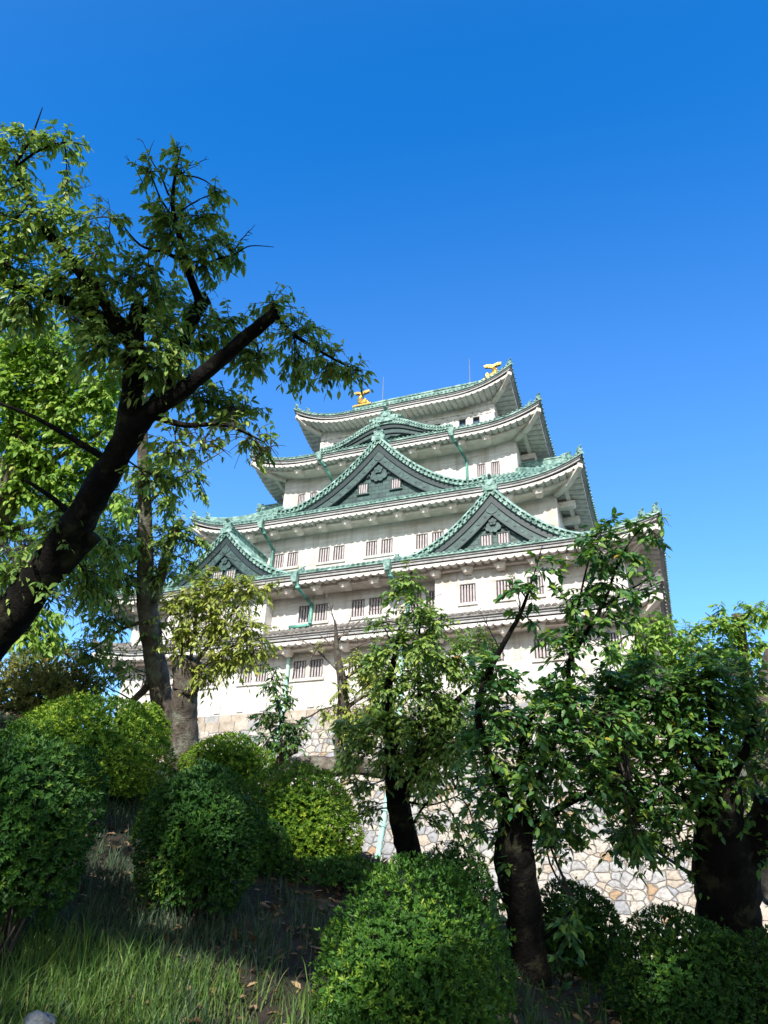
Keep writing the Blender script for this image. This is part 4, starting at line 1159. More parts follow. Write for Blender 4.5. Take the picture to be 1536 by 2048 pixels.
# ------------------------------------------------------------------ trees
T1_limbs = [
    [(-330, 1650, 0.2106), (-150, 1420, 0.1716), (20, 1235, 0.1482), (95, 1130, 0.1271), (160, 1040, 0.1131), (218, 940, 0.0998), (262, 865, 0.0936), (300, 825, 0.0686), (360, 785, 0.0593), (430, 728, 0.0546), (500, 668, 0.0491), (556, 622, 0.0468)],
    [(245, 890, 0.0858), (262, 800, 0.0780), (268, 720, 0.0702), (272, 650, 0.0608), (280, 612, 0.0585)],
    [(265, 850, .06, 5.6), (320, 790, .048, 5.8), (355, 715, .046, 5.9), (385, 640, .052, 6.0), (406, 602, .058, 6.0), (416, 594, .058, 6.0)],
    [(398, 600, 0.0320), (376, 540, 0.0280), (358, 470, 0.0220), (345, 410, 0.0160), (352, 340, 0.0100), (362, 295, 0.0050)],
    [(380, 545, .010), (430, 520, .008), (470, 508, .006), (500, 492, .0045), (548, 494, .002)],
    [(372, 528, 0.0180), (330, 505, 0.0140), (280, 490, 0.0090), (238, 440, 0.0040)],
    [(350, 440, 0.0100), (320, 395, 0.0070), (300, 340, 0.0040)],
    [(268, 690, 0.0550), (225, 628, 0.0480), (185, 575, 0.0440), (140, 520, 0.0360), (92, 460, 0.0280), (60, 400, 0.0180), (30, 350, 0.0100)],
    [(262, 690, 0.0400), (215, 645, 0.0480), (160, 615, 0.0450), (100, 590, 0.0420), (30, 570, 0.0400), (-60, 550, 0.0400)],
    [(40, 575, 0.0200), (15, 530, 0.0200), (-5, 480, 0.0180)],
    [(60, 400, 0.0120), (30, 440, 0.0120), (-30, 500, 0.0140)],
    [(30, 330, 0.0100), (60, 280, 0.0080), (85, 215, 0.0030)],
    [(30, 335, 0.0100), (80, 300, 0.0090), (130, 285, 0.0060), (175, 292, 0.0020)],
    [(555, 628, 0.0220), (575, 660, 0.0180), (620, 690, 0.0130), (680, 725, 0.0080), (725, 745, 0.0030)],
    [(60, 1180, 0.1014), (110, 1150, 0.0663), (150, 1110, 0.0585), (190, 1070, 0.0546)],
    [(300, 830, 0.0300), (370, 850, 0.0220), (450, 850, 0.0140), (530, 885, 0.0050)],
    [(230, 930, 0.0300), (150, 880, 0.0220), (60, 830, 0.0140), (-20, 800, 0.0100)],
    [(160, 1050, 0.0300), (110, 1000, 0.0200), (50, 960, 0.0120)],
]
lo, hi = 5.3, 7.4
T1_cl = [(20, 300, 48), (60, 270, 28), (125, 285, 34), (10, 380, 40), (50, 455, 58), (20, 530, 58), (135, 365, 22), (112, 430, 48), (172, 440, 38), (60, 610, 70), (150, 560, 58), (205, 500, 42), (252, 560, 40), (232, 440, 20, 5.4, .5),
    (302, 342, 26), (355, 293, 20), (372, 345, 24), (340, 435, 42), (398, 432, 40), (352, 480, 48), (412, 492, 38), (432, 378, 20), (300, 540, 38), (462, 500, 20), (405, 522, 35), (350, 590, 38, 6.0), (300, 592, 40),
    (100, 690, 80, 6.8), (200, 690, 66), (40, 770, 80, 7.2), (130, 810, 78, 6.8), (60, 890, 78, 7.0), (170, 885, 56, 6.8), (40, 985, 60, 6.5), (118, 960, 66, 6.8), (110, 1060, 54, 5.6), (30, 1085, 58, 6.0), (205, 770, 56, 6.2),
    (335, 700, 55, 5.5), (400, 665, 48, 6.0), (460, 652, 46, 6.0), (545, 598, 30), (600, 655, 46), (660, 715, 42), (708, 742, 24), (590, 735, 38, 6.0), (505, 725, 48, 6.0), (352, 765, 48, 6.0), (425, 800, 56, 6.0), (482, 820, 46, 6.0), (500, 868, 46), (540, 892, 30), (405, 885, 48), (355, 905, 46), (335, 960, 36), (20, 1140, 48), (90, 1175, 30), (175, 1165, 50, 6.0), (225, 1100, 45, 6.0), (235, 1010, 34, 6.2),
    (120, 740, 60, 7.4, .7), (220, 840, 42, 7.0), (315, 740, 48, 5.5), (310, 640, 40, 6.0), (350, 670, 36, 5.6), (250, 760, 40, 6.3), (20, 860, 50, 6.4), (30, 700, 55, 6.6), (20, 1060, 50, 7), (60, 1180, 40, 6.5), (150, 1200, 40, 6.6), (200, 620, 40), (50, 680, 60, 7.2, .7), (10, 620, 40), (180, 640, 50, 6.6)]
T11_cl = [(c[0], c[1], c[2]*.9) for c in T1_cl if c[0] < 262 and 640 < c[1] < 1110 and len(c) > 3 and c[3] > 6]
T1_cl = [c for c in T1_cl if not (c[0] < 262 and 640 < c[1] < 1110 and len(c) > 3 and c[3] > 6)]
T1 = tree('cherry_tree', 'large leaning dark cherry tree at the left with a sawn-off slanting limb', 'tree', T1_limbs, T1_cl, 5.5, L_MID, M_BARK, M_TWIG, 101, leaf=.074, cover=1.08, droop=.95, wid=1.0, gaps=GAPS,
     bare=[(345, 400, 285, 285), (300, 420, 268, 330), (350, 340, 400, 325), (470, 500, 510, 450), (220, 470, 215, 395), (360, 420, 440, 380), (80, 430, 155, 380)], group='cherry trees on the castle bank')

T11 = tree('cherry_tree', 'sunlit yellow-green cherry behind the big leaning trunk at the left edge', 'tree', [
    [(-150, 1420, .26), (-80, 1200, .24), (-30, 1075, .21), (8, 990, .18), (22, 950, .165), (40, 880, .10), (70, 800, .06), (110, 720, .03)],
    [(10, 985, .06), (70, 940, .045), (140, 900, .03), (210, 860, .012)], [(-20, 1060, .05), (60, 1050, .035), (130, 1010, .02), (190, 960, .01)], [(40, 880, .05), (20, 780, .035), (40, 690, .015)], [(70, 800, .03), (140, 780, .02), (210, 760, .01)]],
    T11_cl+[(150, 1020, 50), (70, 930, 50), (120, 860, 50), (30, 820, 50), (190, 800, 44), (180, 930, 40), (60, 1110, 40), (130, 1090, 40), (100, 760, 46), (30, 1200, 44), (90, 1235, 40), (50, 1270, 40), (100, 1280, 30), (15, 1140, 44)],
    8.6, L_LIME, M_BARKL, M_TWIG, 111, leaf=.092, cover=1.1, wid=1.05, droop=.8, group='cherry trees on the castle bank', tw=1.2)
T2 = tree('cherry_tree', 'slender lichen-barked cherry tree curving up beside the pollarded stump', 'tree', [
    [(375, 1560, .19), (345, 1480, .165), (322, 1390, .145), (305, 1290, .14), (292, 1190, .125), (290, 1100, .10), (289, 1000, .085), (286, 900, .07), (288, 820, .045), (292, 760, .02)],
    [(300, 1225, .085), (322, 1150, .075), (338, 1095, .065), (352, 1060, .055), (365, 1040, .05)],
    [(312, 1325, .055), (295, 1370, .05), (272, 1395, .045), (262, 1402, .04)],
    [(289, 1010, .03), (340, 970, .02), (400, 930, .012), (450, 900, .005)],
    [(291, 1100, .03), (230, 1140, .02), (170, 1120, .01)],
    [(296, 1240, .03), (240, 1260, .022), (180, 1300, .012), (150, 1290, .005)]],
    [(322, 930, 36), (378, 948, 25), (410, 985, 19), (333, 1010, 36), (363, 1062, 33), (322, 1075, 36), (270, 1085, 46), (403, 1080, 20), (250, 1150, 55), (200, 1180, 55), (327, 1140, 35), (160, 1120, 52), (383, 1130, 24), (230, 1250, 50, 10, .6), (185, 1300, 54, 10, .6), (250, 1335, 46, 10, .6), (210, 1235, 36, 10, .6), (300, 1255, 24), (300, 950, 40), (250, 1010, 45), (215, 1075, 50), (200, 1370, 30, 10, .7)],
    10.0, L_MID, M_BARKL, M_TWIG, 102, leaf=.088, cover=.95, bare=[(300, 980, 420, 870), (330, 960, 380, 860), (340, 1060, 450, 1110), (305, 1230, 340, 1290)], group='cherry trees on the castle bank', tw=1.4)
T3 = tree('cherry_tree', 'pollarded grey stump with a bark ring and fresh yellow-green shoots', 'tree', [
    [(375, 1580, .23), (368, 1490, .185), (367, 1430, .165), (369, 1380, .16), (372, 1376, .168), (372, 1340, .165), (380, 1318, .15)],
    [(385, 1335, .03), (425, 1280, .022), (470, 1220, .014), (520, 1170, .005)], [(372, 1330, .03), (350, 1270, .02), (330, 1240, .008)],
    [(392, 1345, .028), (450, 1300, .018), (510, 1270, .006)], [(380, 1330, .025), (390, 1250, .018), (400, 1180, .008)],
    [(372, 1428, .02), (382, 1437, .045), (388, 1440, .05), (384, 1447, .03)]],
    [(380, 1205, 46), (430, 1190, 46), (482, 1180, 40), (522, 1190, 22), (432, 1242, 50), (490, 1250, 42), (380, 1262, 42), (452, 1312, 50), (500, 1310, 36), (528, 1290, 22), (405, 1345, 36), (340, 1290, 26), (462, 1160, 26), (350, 1215, 30), (425, 1150, 22), (545, 1165, 14)],
    9.6, L_YEL, M_BARKL, M_TWIGL, 103, leaf=.078, cover=.85, bare=[(385, 1330, 330, 1380), (372, 1340, 360, 1230), (400, 1330, 350, 1450)], group='cherry trees on the castle bank', tw=1.3)
T4 = tree('cherry_sapling', 'small dark-leaved sapling in front of the stone base beside the lit bushes', 'tree', [
    [(560, 1545, .03), (562, 1480, .022), (558, 1420, .014), (548, 1350, .005)], [(562, 1500, .02), (590, 1455, .012), (612, 1440, .005)], [(560, 1510, .02), (535, 1450, .012), (518, 1425, .005)],
    [(540, 1535, .06), (575, 1508, .06), (592, 1500, .055)]],
    [(546, 1365, 24), (562, 1400, 24), (532, 1425, 22), (562, 1452, 28), (592, 1450, 22), (532, 1480, 24), (572, 1490, 28), (545, 1335, 12), (600, 1475, 18), (520, 1440, 14)],
    11.5, L_DARK, M_BARKL, M_TWIG, 104, leaf=.085, cover=.9, bare=[(560, 1450, 585, 1360), (600, 1470, 640, 1420), (600, 1440, 710, 1410)], tw=1.3)
T5 = tree('cherry_tree', 'half-dead cherry with a thick horizontal limb and bare broken top', 'tree', [
    [(500, 1640, .20), (560, 1550, .185), (610, 1533, .165), (660, 1534, .165), (720, 1532, .14), (790, 1550, .12)],
    [(686, 1535, .14), (682, 1470, .105), (686, 1410, .09), (684, 1360, .08), (674, 1310, .055), (672, 1270, .035), (670, 1240, .012)],
    [(690, 1420, .04), (715, 1400, .03), (760, 1380, .012)], [(684, 1350, .025), (655, 1320, .018), (628, 1295, .010)], [(686, 1360, .03), (720, 1335, .02), (745, 1310, .006)]],
    [(705, 1322, 30, 12.5, .6), (690, 1372, 24, 12.5, .6), (742, 1360, 34), (652, 1420, 18), (706, 1432, 36), (752, 1420, 38), (700, 1462, 34), (738, 1330, 26), (770, 1390, 34), (640, 1290, 12, 12.5, .5)],
    12.5, L_YEL, M_BARKL, M_TWIGL, 105, leaf=.090, cover=1.0, bare=[(672, 1300, 630, 1260), (672, 1290, 700, 1240), (672, 1260, 655, 1200), (630, 1295, 590, 1270), (720, 1330, 715, 1270), (672, 1280, 740, 1220), (720, 1335, 770, 1290), (640, 1290, 620, 1330), (700, 1300, 760, 1280)], group='cherry trees on the castle bank', tw=1.8)
_q = random.Random(9)
FILL7 = [(_q.uniform(925, 1270), _q.uniform(1370, 1690), 42, _q.uniform(5.9, 7.6)) for _ in range(24)]
FILL8 = [(_q.uniform(1180, 1540), _q.uniform(1320, 1690), 44, _q.uniform(6.2, 8.2)) for _ in range(22)]
FILL6 = [(_q.uniform(745, 960), _q.uniform(1270, 1580), 40, _q.uniform(8.6, 10)) for _ in range(15)]
T6 = tree('cherry_tree', 'dark forked cherry tree in the middle with a thin upright pole stem', 'tree', [
    [(840, 1830, .19), (828, 1750, .165), (812, 1680, .148), (797, 1610, .135), (792, 1570, .13), (785, 1510, .09), (776, 1440, .07), (776, 1380, .05), (790, 1310, .03), (800, 1250, .012)],
    [(800, 1600, .10), (825, 1545, .085), (850, 1495, .075), (880, 1445, .05), (915, 1400, .035), (950, 1370, .015)],
    [(836, 1520, .024), (838, 1420, .022), (836, 1320, .017), (838, 1230, .011), (815, 1150, .004)],
    [(822, 1655, .018), (850, 1610, .014), (890, 1580, .010), (940, 1580, .005)], [(870, 1470, .025), (930, 1470, .018), (1000, 1480, .008)], [(800, 1600, .02), (860, 1610, .012), (920, 1590, .006)]],
    [(812, 1160, 32), (830, 1220, 40), (790, 1190, 22), (852, 1280, 44), (800, 1290, 36), (755, 1250, 20), (762, 1310, 26), (870, 1240, 30), (900, 1320, 44), (832, 1362, 54), (772, 1372, 34), (762, 1440, 54), (722, 1472, 42), (702, 1520, 32), (720, 1570, 32), (740, 1612, 24), (832, 1450, 62), (900, 1420, 52), (942, 1360, 32), (800, 1512, 44), (880, 1500, 44), (690, 1450, 24), (860, 1640, 26), (915, 1650, 26), (952, 1660, 20), (690, 1640, 20), (925, 1470, 44), (910, 1540, 30), (930, 1290, 24), (980, 1300, 26)]+[(x, y, r, d, .7) for x, y, r, d in FILL6],
    9.0, L_MID, M_BARK, M_TWIG, 106, leaf=.080, cover=.88, wid=1.05, droop=.6, bare=[(836, 1250, 870, 1190), (790, 1300, 760, 1230)], group='cherry trees on the castle bank', tw=1.2)
T7 = tree('cherry_tree', 'pruned dark cherry trunk right of centre with long leafy upward limbs', 'tree', [
    [(1110, 2250, .26), (1082, 2100, .20), (1066, 2000, .165), (1056, 1900, .148), (1044, 1800, .145), (1030, 1740, .16), (1028, 1690, .155), (1038, 1640, .12), (1050, 1610, .07)],
    [(1030, 1650, 0.0372), (990, 1540, 0.0341), (958, 1450, 0.0310), (962, 1390, 0.0285), (985, 1330, 0.0248), (1020, 1265, 0.0198), (1042, 1225, 0.0174), (1068, 1150, 0.0062), (1085, 1090, 0.0031)],
    [(1045, 1640, 0.0341), (1085, 1540, 0.0279), (1120, 1450, 0.0223), (1136, 1370, 0.0198), (1140, 1325, 0.0186), (1175, 1262, 0.0167), (1210, 1200, 0.0136), (1235, 1130, 0.0087), (1270, 1070, 0.0050), (1320, 1028, 0.0019)],
    [(1138, 1330, .016), (1150, 1250, .012), (1170, 1150, .008), (1195, 1060, .003)], [(1060, 1660, .04), (1130, 1610, .03), (1200, 1580, .02), (1260, 1560, .01)],
    [(1035, 1630, .05), (1040, 1550, .04), (1050, 1470, .03), (1070, 1420, .012)], [(1056, 1900, .02), (1110, 1860, .012), (1150, 1810, .006)], [(1050, 1880, .02), (1020, 1830, .012), (1000, 1790, .006)], [(1070, 2010, .02), (1110, 2000, .012), (1130, 1930, .006)], [(1210, 1210, .012), (1260, 1180, .008), (1310, 1150, .003)]],
    [(1082, 1130, 30, 6, .8), (1010, 1172, 22, 6, .8), (1060, 1182, 30, 6, .8), (1195, 1075, 34), (1222, 1040, 12), (1272, 1050, 20), (1322, 1028, 12), (1205, 1112, 40), (1262, 1102, 36), (1312, 1075, 22), (1222, 1162, 36), (1272, 1182, 30), (1300, 1160, 18), (1180, 1180, 36), (1132, 1200, 30, 6, .8), (1152, 1252, 36), (1110, 1282, 26), (1205, 1235, 36), (1062, 1242, 26, 6, .8), (985, 1330, 34), (1012, 1362, 34), (1132, 1312, 34), (1200, 1290, 26), (1062, 1420, 26), (1132, 1405, 36),
     (1000, 1432, 50), (1082, 1452, 52), (1162, 1462, 52), (1240, 1445, 50), (962, 1500, 50), (1050, 1530, 60), (1132, 1530, 52), (1010, 1592, 50), (955, 1605, 40), (1100, 1612, 50), (1180, 1582, 42), (965, 1665, 24), (1132, 1672, 32), (1162, 1640, 32), (1040, 1700, 26), (1200, 1530, 40),
     (1020, 1800, 20), (1012, 1850, 20), (1005, 1910, 18), (990, 1780, 20), (1132, 1830, 28), (1145, 1870, 24), (1112, 1920, 20), (1122, 2005, 32), (1075, 2035, 26), (1010, 1985, 24, 6, .7), (1150, 1810, 18)]+[(x, y, r, d, .8) for x, y, r, d in FILL7],
    6.0, L_GREEN, M_BARK, M_TWIG, 107, leaf=.079, cover=.86, wid=1.12, droop=.4, bare=[(1000, 1300, 960, 1220), (1040, 1230, 1030, 1160)], group='cherry trees on the castle bank')
T8 = tree('cherry_tree', 'thick dark trunk with a broad shaded crown at the lower right', 'tree', [
    [(1540, 2200, .38), (1500, 2020, .31), (1468, 1890, .27), (1455, 1790, .255), (1445, 1710, .245), (1440, 1650, .20), (1450, 1600, .14), (1442, 1550, .11)],
    [(1470, 1760, .12), (1505, 1700, .12), (1525, 1640, .11), (1535, 1600, .10)],
    [(1440, 1600, .07), (1400, 1520, .06), (1340, 1440, .05), (1270, 1400, .03), (1215, 1370, .012)], [(1440, 1570, .06), (1430, 1480, .05), (1420, 1400, .035), (1410, 1330, .012)],
    [(1430, 1620, .05), (1360, 1600, .04), (1290, 1610, .025), (1230, 1640, .010)], [(1380, 1490, .03), (1310, 1400, .034), (1215, 1440, .02), (1170, 1460, .01)], [(1450, 1580, .05), (1490, 1500, .04), (1515, 1420, .02)]],
    [(1222, 1332, 30), (1292, 1335, 38), (1202, 1390, 34), (1262, 1392, 44), (1332, 1372, 52), (1402, 1352, 52), (1462, 1382, 52), (1512, 1352, 34), (1290, 1462, 54), (1362, 1452, 62), (1442, 1452, 52), (1232, 1522, 52), (1312, 1542, 62), (1392, 1542, 52), (1252, 1602, 42), (1332, 1622, 50), (1412, 1622, 42), (1292, 1682, 40), (1362, 1692, 30), (1242, 1682, 30), (1502, 1622, 42), (1480, 1552, 42), (1522, 1700, 32), (1372, 1752, 14), (1405, 1780, 14), (1212, 1460, 40), (1350, 1500, 50), (1380, 1400, 50), (1300, 1400, 44), (1530, 1480, 30)]+[(x, y, r, d, .8) for x, y, r, d in FILL8],
    6.4, L_DARK, M_BARK, M_TWIG, 108, leaf=.080, cover=.86, wid=1.12, droop=.42, group='cherry trees on the castle bank')
T9 = tree('cherry_tree', 'brown trunk cut by the right edge in front of the blue sky gap', 'tree', [
    [(1560, 1800, .18), (1540, 1680, .15), (1528, 1580, .125), (1524, 1490, .115), (1530, 1400, .10), (1545, 1300, .07)], [(1526, 1500, .04), (1490, 1450, .025), (1460, 1430, .01)], [(1528, 1560, .04), (1490, 1580, .025), (1440, 1600, .01)]],
    [(1520, 1440, 34), (1500, 1590, 34), (1480, 1500, 24, 8, .6), (1470, 1430, 26), (1530, 1650, 36), (1460, 1620, 34), (1500, 1400, 30), (1420, 1560, 30)],
    8.0, L_MID, M_BARKL, M_TWIG, 109, leaf=.10, cover=1.1, group='cherry trees on the castle bank')
T10 = tree('cherry_tree', 'sunlit yellow-green cherry with a cut limb behind at the right', 'tree', [
    [(1470, 1760, .18), (1490, 1600, .15), (1502, 1480, .12), (1500, 1400, .10), (1490, 1330, .085), (1482, 1270, .075), (1472, 1228, .07)],
    [(1496, 1370, .05), (1450, 1325, .035), (1400, 1305, .025), (1330, 1285, .012), (1270, 1270, .005)], [(1478, 1245, .02), (1510, 1215, .012), (1530, 1200, .005)], [(1482, 1280, .02), (1430, 1240, .012), (1410, 1225, .005)]],
    [(1432, 1250, 30), (1470, 1252, 30), (1502, 1222, 28), (1528, 1232, 24), (1412, 1300, 36), (1352, 1292, 36), (1302, 1260, 30), (1270, 1240, 20), (1332, 1242, 24), (1382, 1262, 26), (1292, 1300, 36), (1470, 1300, 36), (1520, 1292, 30), (1352, 1332, 36), (1232, 1292, 24), (1220, 1310, 22), (1440, 1220, 16), (1530, 1340, 30), (1260, 1330, 30)],
    11.5, L_LIME, M_BARKL, M_TWIG, 110, leaf=.105, cover=1.2, group='cherry trees on the castle bank', tw=1.3)

# ------------------------------------------------------------------ grass, litter, stone
def field(name, n, amin, amax, bmin, bmax, hmin, hmax, m, seed, wid=.006, keepf=None, lab=None):
    rs = np.random.RandomState(seed)
    a = rs.uniform(amin, amax, n); b = rs.uniform(bmin, bmax, n)
    if keepf is not None:
        k = keepf(a, b, rs); a = a[k]; b = b[k]
    n = len(a)
    xy = CAM[:2]+RGT*a[:, None]+FWD*b[:, None]
    base = np.concatenate([xy, (Z0+ground_h(a, b)-.03)[:, None]], 1)
    h = rs.uniform(hmin, hmax, n)*np.where(rs.rand(n) < .08, 1.5, 1)
    an = rs.uniform(0, 6.28, n); ln = nrm(np.stack([np.cos(an), np.sin(an), np.zeros(n)], 1))
    bend = rs.uniform(.1, .75, n)*h
    w = wid*rs.uniform(.6, 1.5, n); sd = np.cross(ln, UP)
    sd = nrm(sd+rs.normal(0, .3, (n, 3)))
    V = []
    for t, wf in ((0, 1), (.4, .9), (.75, .6)):
        p = base+UP*(h*(t-.12*t*t))[:, None]+ln*(bend*t*t)[:, None]
        V += [p-sd*(w*wf)[:, None], p+sd*(w*wf)[:, None]]
    V.append(base+UP*(h*.86)[:, None]+ln*bend[:, None])
    V = np.stack(V, 1).reshape(-1, 3); o = (np.arange(n)*7)[:, None, None]
    F = [(np.array([(0, 1, 3, 2), (2, 3, 5, 4)])[None]+o).reshape(-1, 4), (np.array([(4, 5, 6)])[None]+o).reshape(-1, 3)]
    ob = mesh_np(name, V, F, m, np.repeat(rs.beta(2, 2.5, n), 7))
    tag(ob, lab, 'grass', None, 'stuff'); return ob
def clumpy(a, b, rs): return (np.sin(a*3.1+1.3*b)+np.sin(b*4.3-a*2.2)+rs.normal(0, .7, len(a))) > -1.05
def patchy(a, b, rs): return (np.sin(a*2.3+.7*b+1)+np.sin(b*3.1-a*1.2)+.8*np.sin(a*6.1+b*5.3)+rs.normal(0, .6, len(a))) > -.35
field('grass', 26000, -3.3, .75, 3.3, 5.5, .10, .28, L_GRASS, 31, wid=.0042, keepf=clumpy, lab='tall bright green grass at the bottom left')
field('dry_grass', 42000, -4.5, 1.2, 4.4, 8.8, .06, .22, L_DRY, 32, wid=.004, keepf=patchy, lab='dull short grass on the shaded slope above the tall grass')
field('ground_cover', 6000, .5, 6, 3.5, 9.5, .06, .22, L_BUSH, 33, wid=.006, lab='dark low grass under the bushes on the right')
def litter(n, seed):
    rs = np.random.RandomState(seed)
    a = rs.uniform(-6, 5, n); b = rs.uniform(4.5, 12, n)
    xy = CAM[:2]+RGT*a[:, None]+FWD*b[:, None]
    P = np.concatenate([xy, (Z0+ground_h(a, b)+.02)[:, None]], 1)
    D = rs.normal(0, 1, (n, 3)); D[:, 2] *= .25
    o = leaves('leaf_litter', P, D, UP+rs.normal(0, .35, (n, 3)), rs.uniform(.05, .10, n), rs.rand(n), L_LITTER, None)
    tag(o, 'brown fallen leaves on the bare soil of the bank', 'fallen leaves', None, 'stuff')
litter(15000, 41)
def stone_lump(p, r, label, seed):
    rs = np.random.RandomState(seed); mb = MB(); P = []
    for i in range(9):
        th = math.pi*i/8; row = []
        for j in range(15):
            ph_ = 2*math.pi*(j % 14)/14
            v = np.array([math.sin(th)*math.cos(ph_), math.sin(th)*math.sin(ph_), math.cos(th)])
            q = 1+.20*math.sin(3*v[0]+seed)+.16*math.sin(5*v[1]+2*v[2]+seed)+rs.uniform(-.07, .07)
            row.append(p+v*np.array([1.35, .9, .7])*r*q)
        P.append(row)
    mb.grid(P); o = mb.build('rock', M_ROCK, None, smooth=False); tag(o, label, 'rock'); return o
stone_lump(at(80, 2050, 3.5), .068, 'small blue-grey rock in the grass at the bottom left corner', 2)

# ------------------------------------------------------------------ unseen shade trees behind the viewpoint, crowns shaped to darken chosen spots of the bank
E1 = nrm(np.cross(SUN, UP)); E2 = np.cross(E1, SUN)
def uv(P): return np.stack([P@E1, P@E2], -1)
def shade():
    dark = DARK; lit = LIT
    rs = np.random.RandomState(77)
    P = []; SZ = []
    L = np.array([[*uv(at(x, y, d)), r] for x, y, d, r in lit])
    LO = np.array([[*uv(at(x, y, d)), r] for x, y, d, r in lit]+[[*uv(at(x, y, d)), r] for x, y, d, r in OPEN if x > 750])
    for x, y, d, r in dark:
        c = at(x, y, d); ncl = int(math.pi*r*r*250)
        q = rs.uniform(-r, r, (int(ncl*1.3), 2)); q = q[np.hypot(q[:, 0], q[:, 1]) < r*(1+.12*np.sin(5*np.arctan2(q[:, 1], q[:, 0])))]
        s = rs.uniform(d*1.2+2.5, d*1.2+8.0, len(q))
        pts = c+E1*q[:, :1]+E2*q[:, 1:]+SUN*s[:, None]
        w = uv(pts); k = np.ones(len(pts), bool)
        for lx, ly, lr in LO: k &= np.hypot(w[:, 0]-lx, w[:, 1]-ly) > lr+.13
        P.append(pts[k])
    # wide outer crowns added to both sides and above, to close off the sky there
    n2 = 60000
    a2 = rs.uniform(-15, 15, n2); b2 = rs.uniform(-14, 9, n2); h2 = rs.uniform(2.5, 15, n2)
    k2 = (np.abs(a2) > 4.5) | (h2 > 6.5)
    a2, b2, h2 = a2[k2], b2[k2], h2[k2]
    pts = np.concatenate([CAM[:2]+RGT*a2[:, None]+FWD*b2[:, None], (Z0+h2)[:, None]], 1)
    w = uv(pts); k = np.ones(len(pts), bool)
    for lx, ly, lr in np.concatenate([L, np.array([[*uv(at(x, y, d)), r] for x, y, d, r in OPEN])]): k &= np.hypot(w[:, 0]-lx, w[:, 1]-ly) > lr+.13
    P.append(pts[k])
    P = np.concatenate(P)
    # keep only what lies out of frame
    rel = P-CAM; dep = rel@_f; yy = 1024-FPX*(rel@_u)/np.maximum(dep, 1e-3); xx = 768+FPX*(rel@_r)/np.maximum(dep, 1e-3)
    vis = (dep > .0) & (yy > -150) & (yy < 2200) & (xx > -150) & (xx < 1686)
    P = P[~vis]
    n = len(P)
    lab = ['tall broad-leaved tree behind the viewpoint on the left', 'tall broad-leaved tree behind the viewpoint on the right']
    a, b = ab(P); med = np.median(a)
    for i, kk in enumerate((a < med, a >= med)):
        Q = P[kk]; aa = float(np.mean(a[kk])); bb = float(min(-3.0, np.mean(b[kk])-1))
        xy = CAM[:2]+RGT*aa+FWD*bb
        root = empty('shade_tree', (xy[0], xy[1], Z0), lab[i], 'tree')
        tr = MB(); top = np.array([xy[0], xy[1], Z0+7.0])
        tr.tube([(xy[0], xy[1], Z0-.2), (xy[0]+.1, xy[1], Z0+3), top], [.38, .3, .22], 10)
        cl = Q[rs.choice(len(Q), 14)]
        for c in cl:
            g_ = uv(top+(c-top)*np.linspace(0, 1, 12)[:, None])
            if min(np.min(np.hypot(g_[:, 0]-lx, g_[:, 1]-ly)-lr) for lx, ly, lr in L) < .08: continue
            tr.tube([top-(0, 0, rs.uniform(0, 3)), (top+c)/2+(0, 0, .3), c], [.10, .06, .02], 6)
        tr.build('trunk', M_BARK, root, smooth=True)
        leaves('crown', Q, rs.normal(0, 1, Q.shape), rs.normal(0, 1, Q.shape), rs.uniform(.18, .30, len(Q)), rs.rand(len(Q)), L_DARK, root, big=False, width=1.3)
# (photo x, photo y, fallback depth, radius m): places the photo shows shaded, and sunlit gaps inside them
DARK = [(60, 1680, 4.7, .75), (180, 1600, 6.8, .75), (400, 1700, 5.6, .75), (560, 1760, 7.0, .8), (620, 1680, 7.2, .55), (880, 2000, 4.5, .8), (930, 1900, 4.3, .5), (960, 2000, 4.3, .5), (800, 1950, 4.2, .7), (850, 1850, 4.3, .4), (300, 1900, 6.5, .9), (520, 1900, 6.0, .8), (700, 1800, 7, .6),
        (905, 1760, 7.6, .7), (1160, 1900, 7, .9), (1380, 1950, 5.8, .9), (1060, 1850, 6, .8), (1450, 1750, 6.3, .9), (1300, 1560, 6.4, .8), (1150, 1560, 6, .7), (1400, 1450, 6.4, .6), (1040, 1600, 6, .6), (1250, 1450, 6.4, .6), (1080, 1470, 6, .6), (1350, 1380, 6.4, .45), (1480, 1420, 6.3, .5), (960, 1560, 6, .5),
        (820, 1650, 9, .7), (800, 1540, 9, .8), (850, 1430, 9, .6), (560, 700, 5.4, .5), (420, 770, 5.4, .6), (450, 880, 5.4, .55), (300, 760, 5.5, .55), (200, 950, 5.5, .5), (120, 1110, 5.5, .55), (30, 1230, 5.5, .6), (610, 700, 5.4, .6), (690, 735, 5.4, .35), (500, 650, 5.4, .5), (480, 860, 5.4, .6), (380, 600, 5.5, .3), (280, 640, 5.5, .3), (1500, 1560, 6.4, .5),
        (200, 2000, 4.0, .6), (450, 1990, 4.2, .7), (600, 1950, 4.4, .5)]
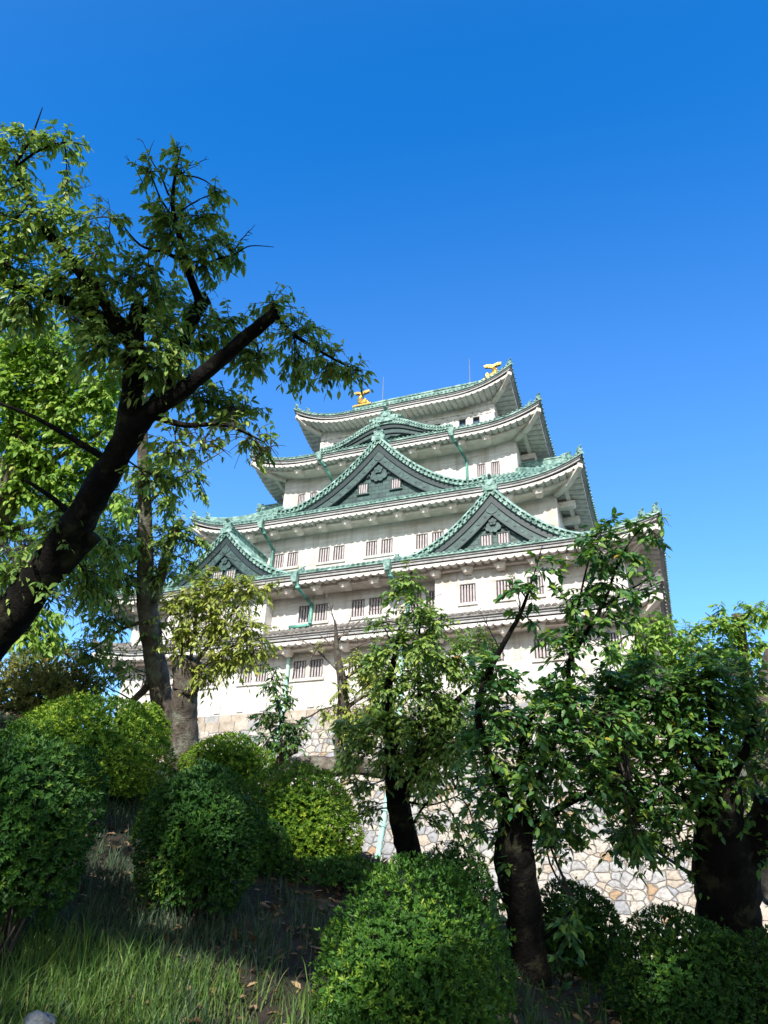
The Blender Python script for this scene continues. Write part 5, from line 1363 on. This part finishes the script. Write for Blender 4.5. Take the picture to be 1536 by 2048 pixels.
# larger areas that stand in open sun
OPEN = [(60, 320, 5.5, .7), (120, 450, 5.5, .6), (60, 560, 6, .7), (340, 350, 5.5, .5), (360, 480, 5.5, .6), (60, 760, 8.6, 1.3), (160, 880, 8.6, 1.0), (60, 1000, 8.6, 1.0), (200, 740, 8.6, .7), (300, 1000, 10, 1.5), (200, 1200, 10, 1.5), (440, 1240, 9.6, 1.3),
        (560, 1430, 11.5, .9), (700, 1350, 12.5, 1.8), (810, 1180, 9, .7), (830, 1290, 9, .65), (750, 1330, 9, .5), (740, 1420, 9, .35), (1100, 1180, 6, .7), (1240, 1120, 6, .7), (1180, 1250, 6, .6), (1380, 1280, 11.5, 2.4), (90, 1350, 10, 1.2), (300, 1440, 8.8, .7), (640, 1560, 7, .5), (1500, 1450, 8, .5), ]
LIT = [(200, 1960, 4.2, .22), (340, 1940, 4.4, .22), (560, 1990, 4.3, .2), (110, 2010, 4.2, .2), (430, 1950, 4.3, .16), (390, 1560, 5.3, .12), (430, 1600, 5.2, .10), (360, 1650, 5.0, .08), (60, 1510, 4.4, .10), (130, 1580, 4.4, .08), (30, 1620, 4.2, .08), (560, 1640, 6.9, .12), (640, 1700, 6.8, .12), (480, 1700, 5.3, .08), (740, 1960, 4.0, .10), (860, 1880, 4.1, .09), (1100, 1500, 6, .06), (1250, 1560, 6.2, .06), (1000, 1480, 6, .08), (1400, 1480, 6.2, .08), (1180, 1650, 6, .05), (1250, 1420, 6.4, .10), (60, 1450, 7.0, .28), (150, 1430, 7.0, .28), (230, 1420, 7.0, .16), (600, 1565, 6.8, .28), (670, 1600, 6.8, .28), (640, 1640, 6.8, .15), (720, 1840, 4.2, .24), (690, 1910, 4.1, .24), (680, 1980, 4.1, .18), (780, 1790, 4.3, .16), (840, 1770, 4.3, .12), (900, 1840, 4.3, .09), (960, 1830, 4.4, .12), (300, 1985, 4.0, .22), (420, 2010, 4.0, .20), (520, 2035, 4.0, .22), (240, 2030, 4.0, .16), (235, 1650, 7.5, .28), (250, 1720, 7.0, .12), (330, 1840, 6.0, .14), (1052, 1925, 5.9, .10), (460, 1530, 8.2, .45), (1330, 1960, 5.2, .10), (1060, 1700, 6, .12), (100, 1840, 6, .10), (1330, 1640, 6.2, .10), (1450, 1560, 6.2, .12)]
bpy.context.view_layer.update()
_dg = bpy.context.evaluated_depsgraph_get()
def depth_at(x, y, d):
    ds = []
    for dx, dy in ((0, 0), (5, 3), (-5, 3), (3, -5), (-3, -6)):
        v = ray(x+dx, y+dy); n_ = np.linalg.norm(v)
        ok, loc, *_ = S.ray_cast(_dg, Vector(CAM), Vector(v/n_))
        if ok:
            q = float((np.array(loc)-CAM)@_f)
            if .6*d < q < 1.5*d: ds.append(q)
    return float(np.median(ds)) if ds else d
LIT = [(x, y, depth_at(x, y, d), r) for x, y, d, r in LIT]
DARK = [(x, y, depth_at(x, y, d), r) for x, y, d, r in DARK]
shade()
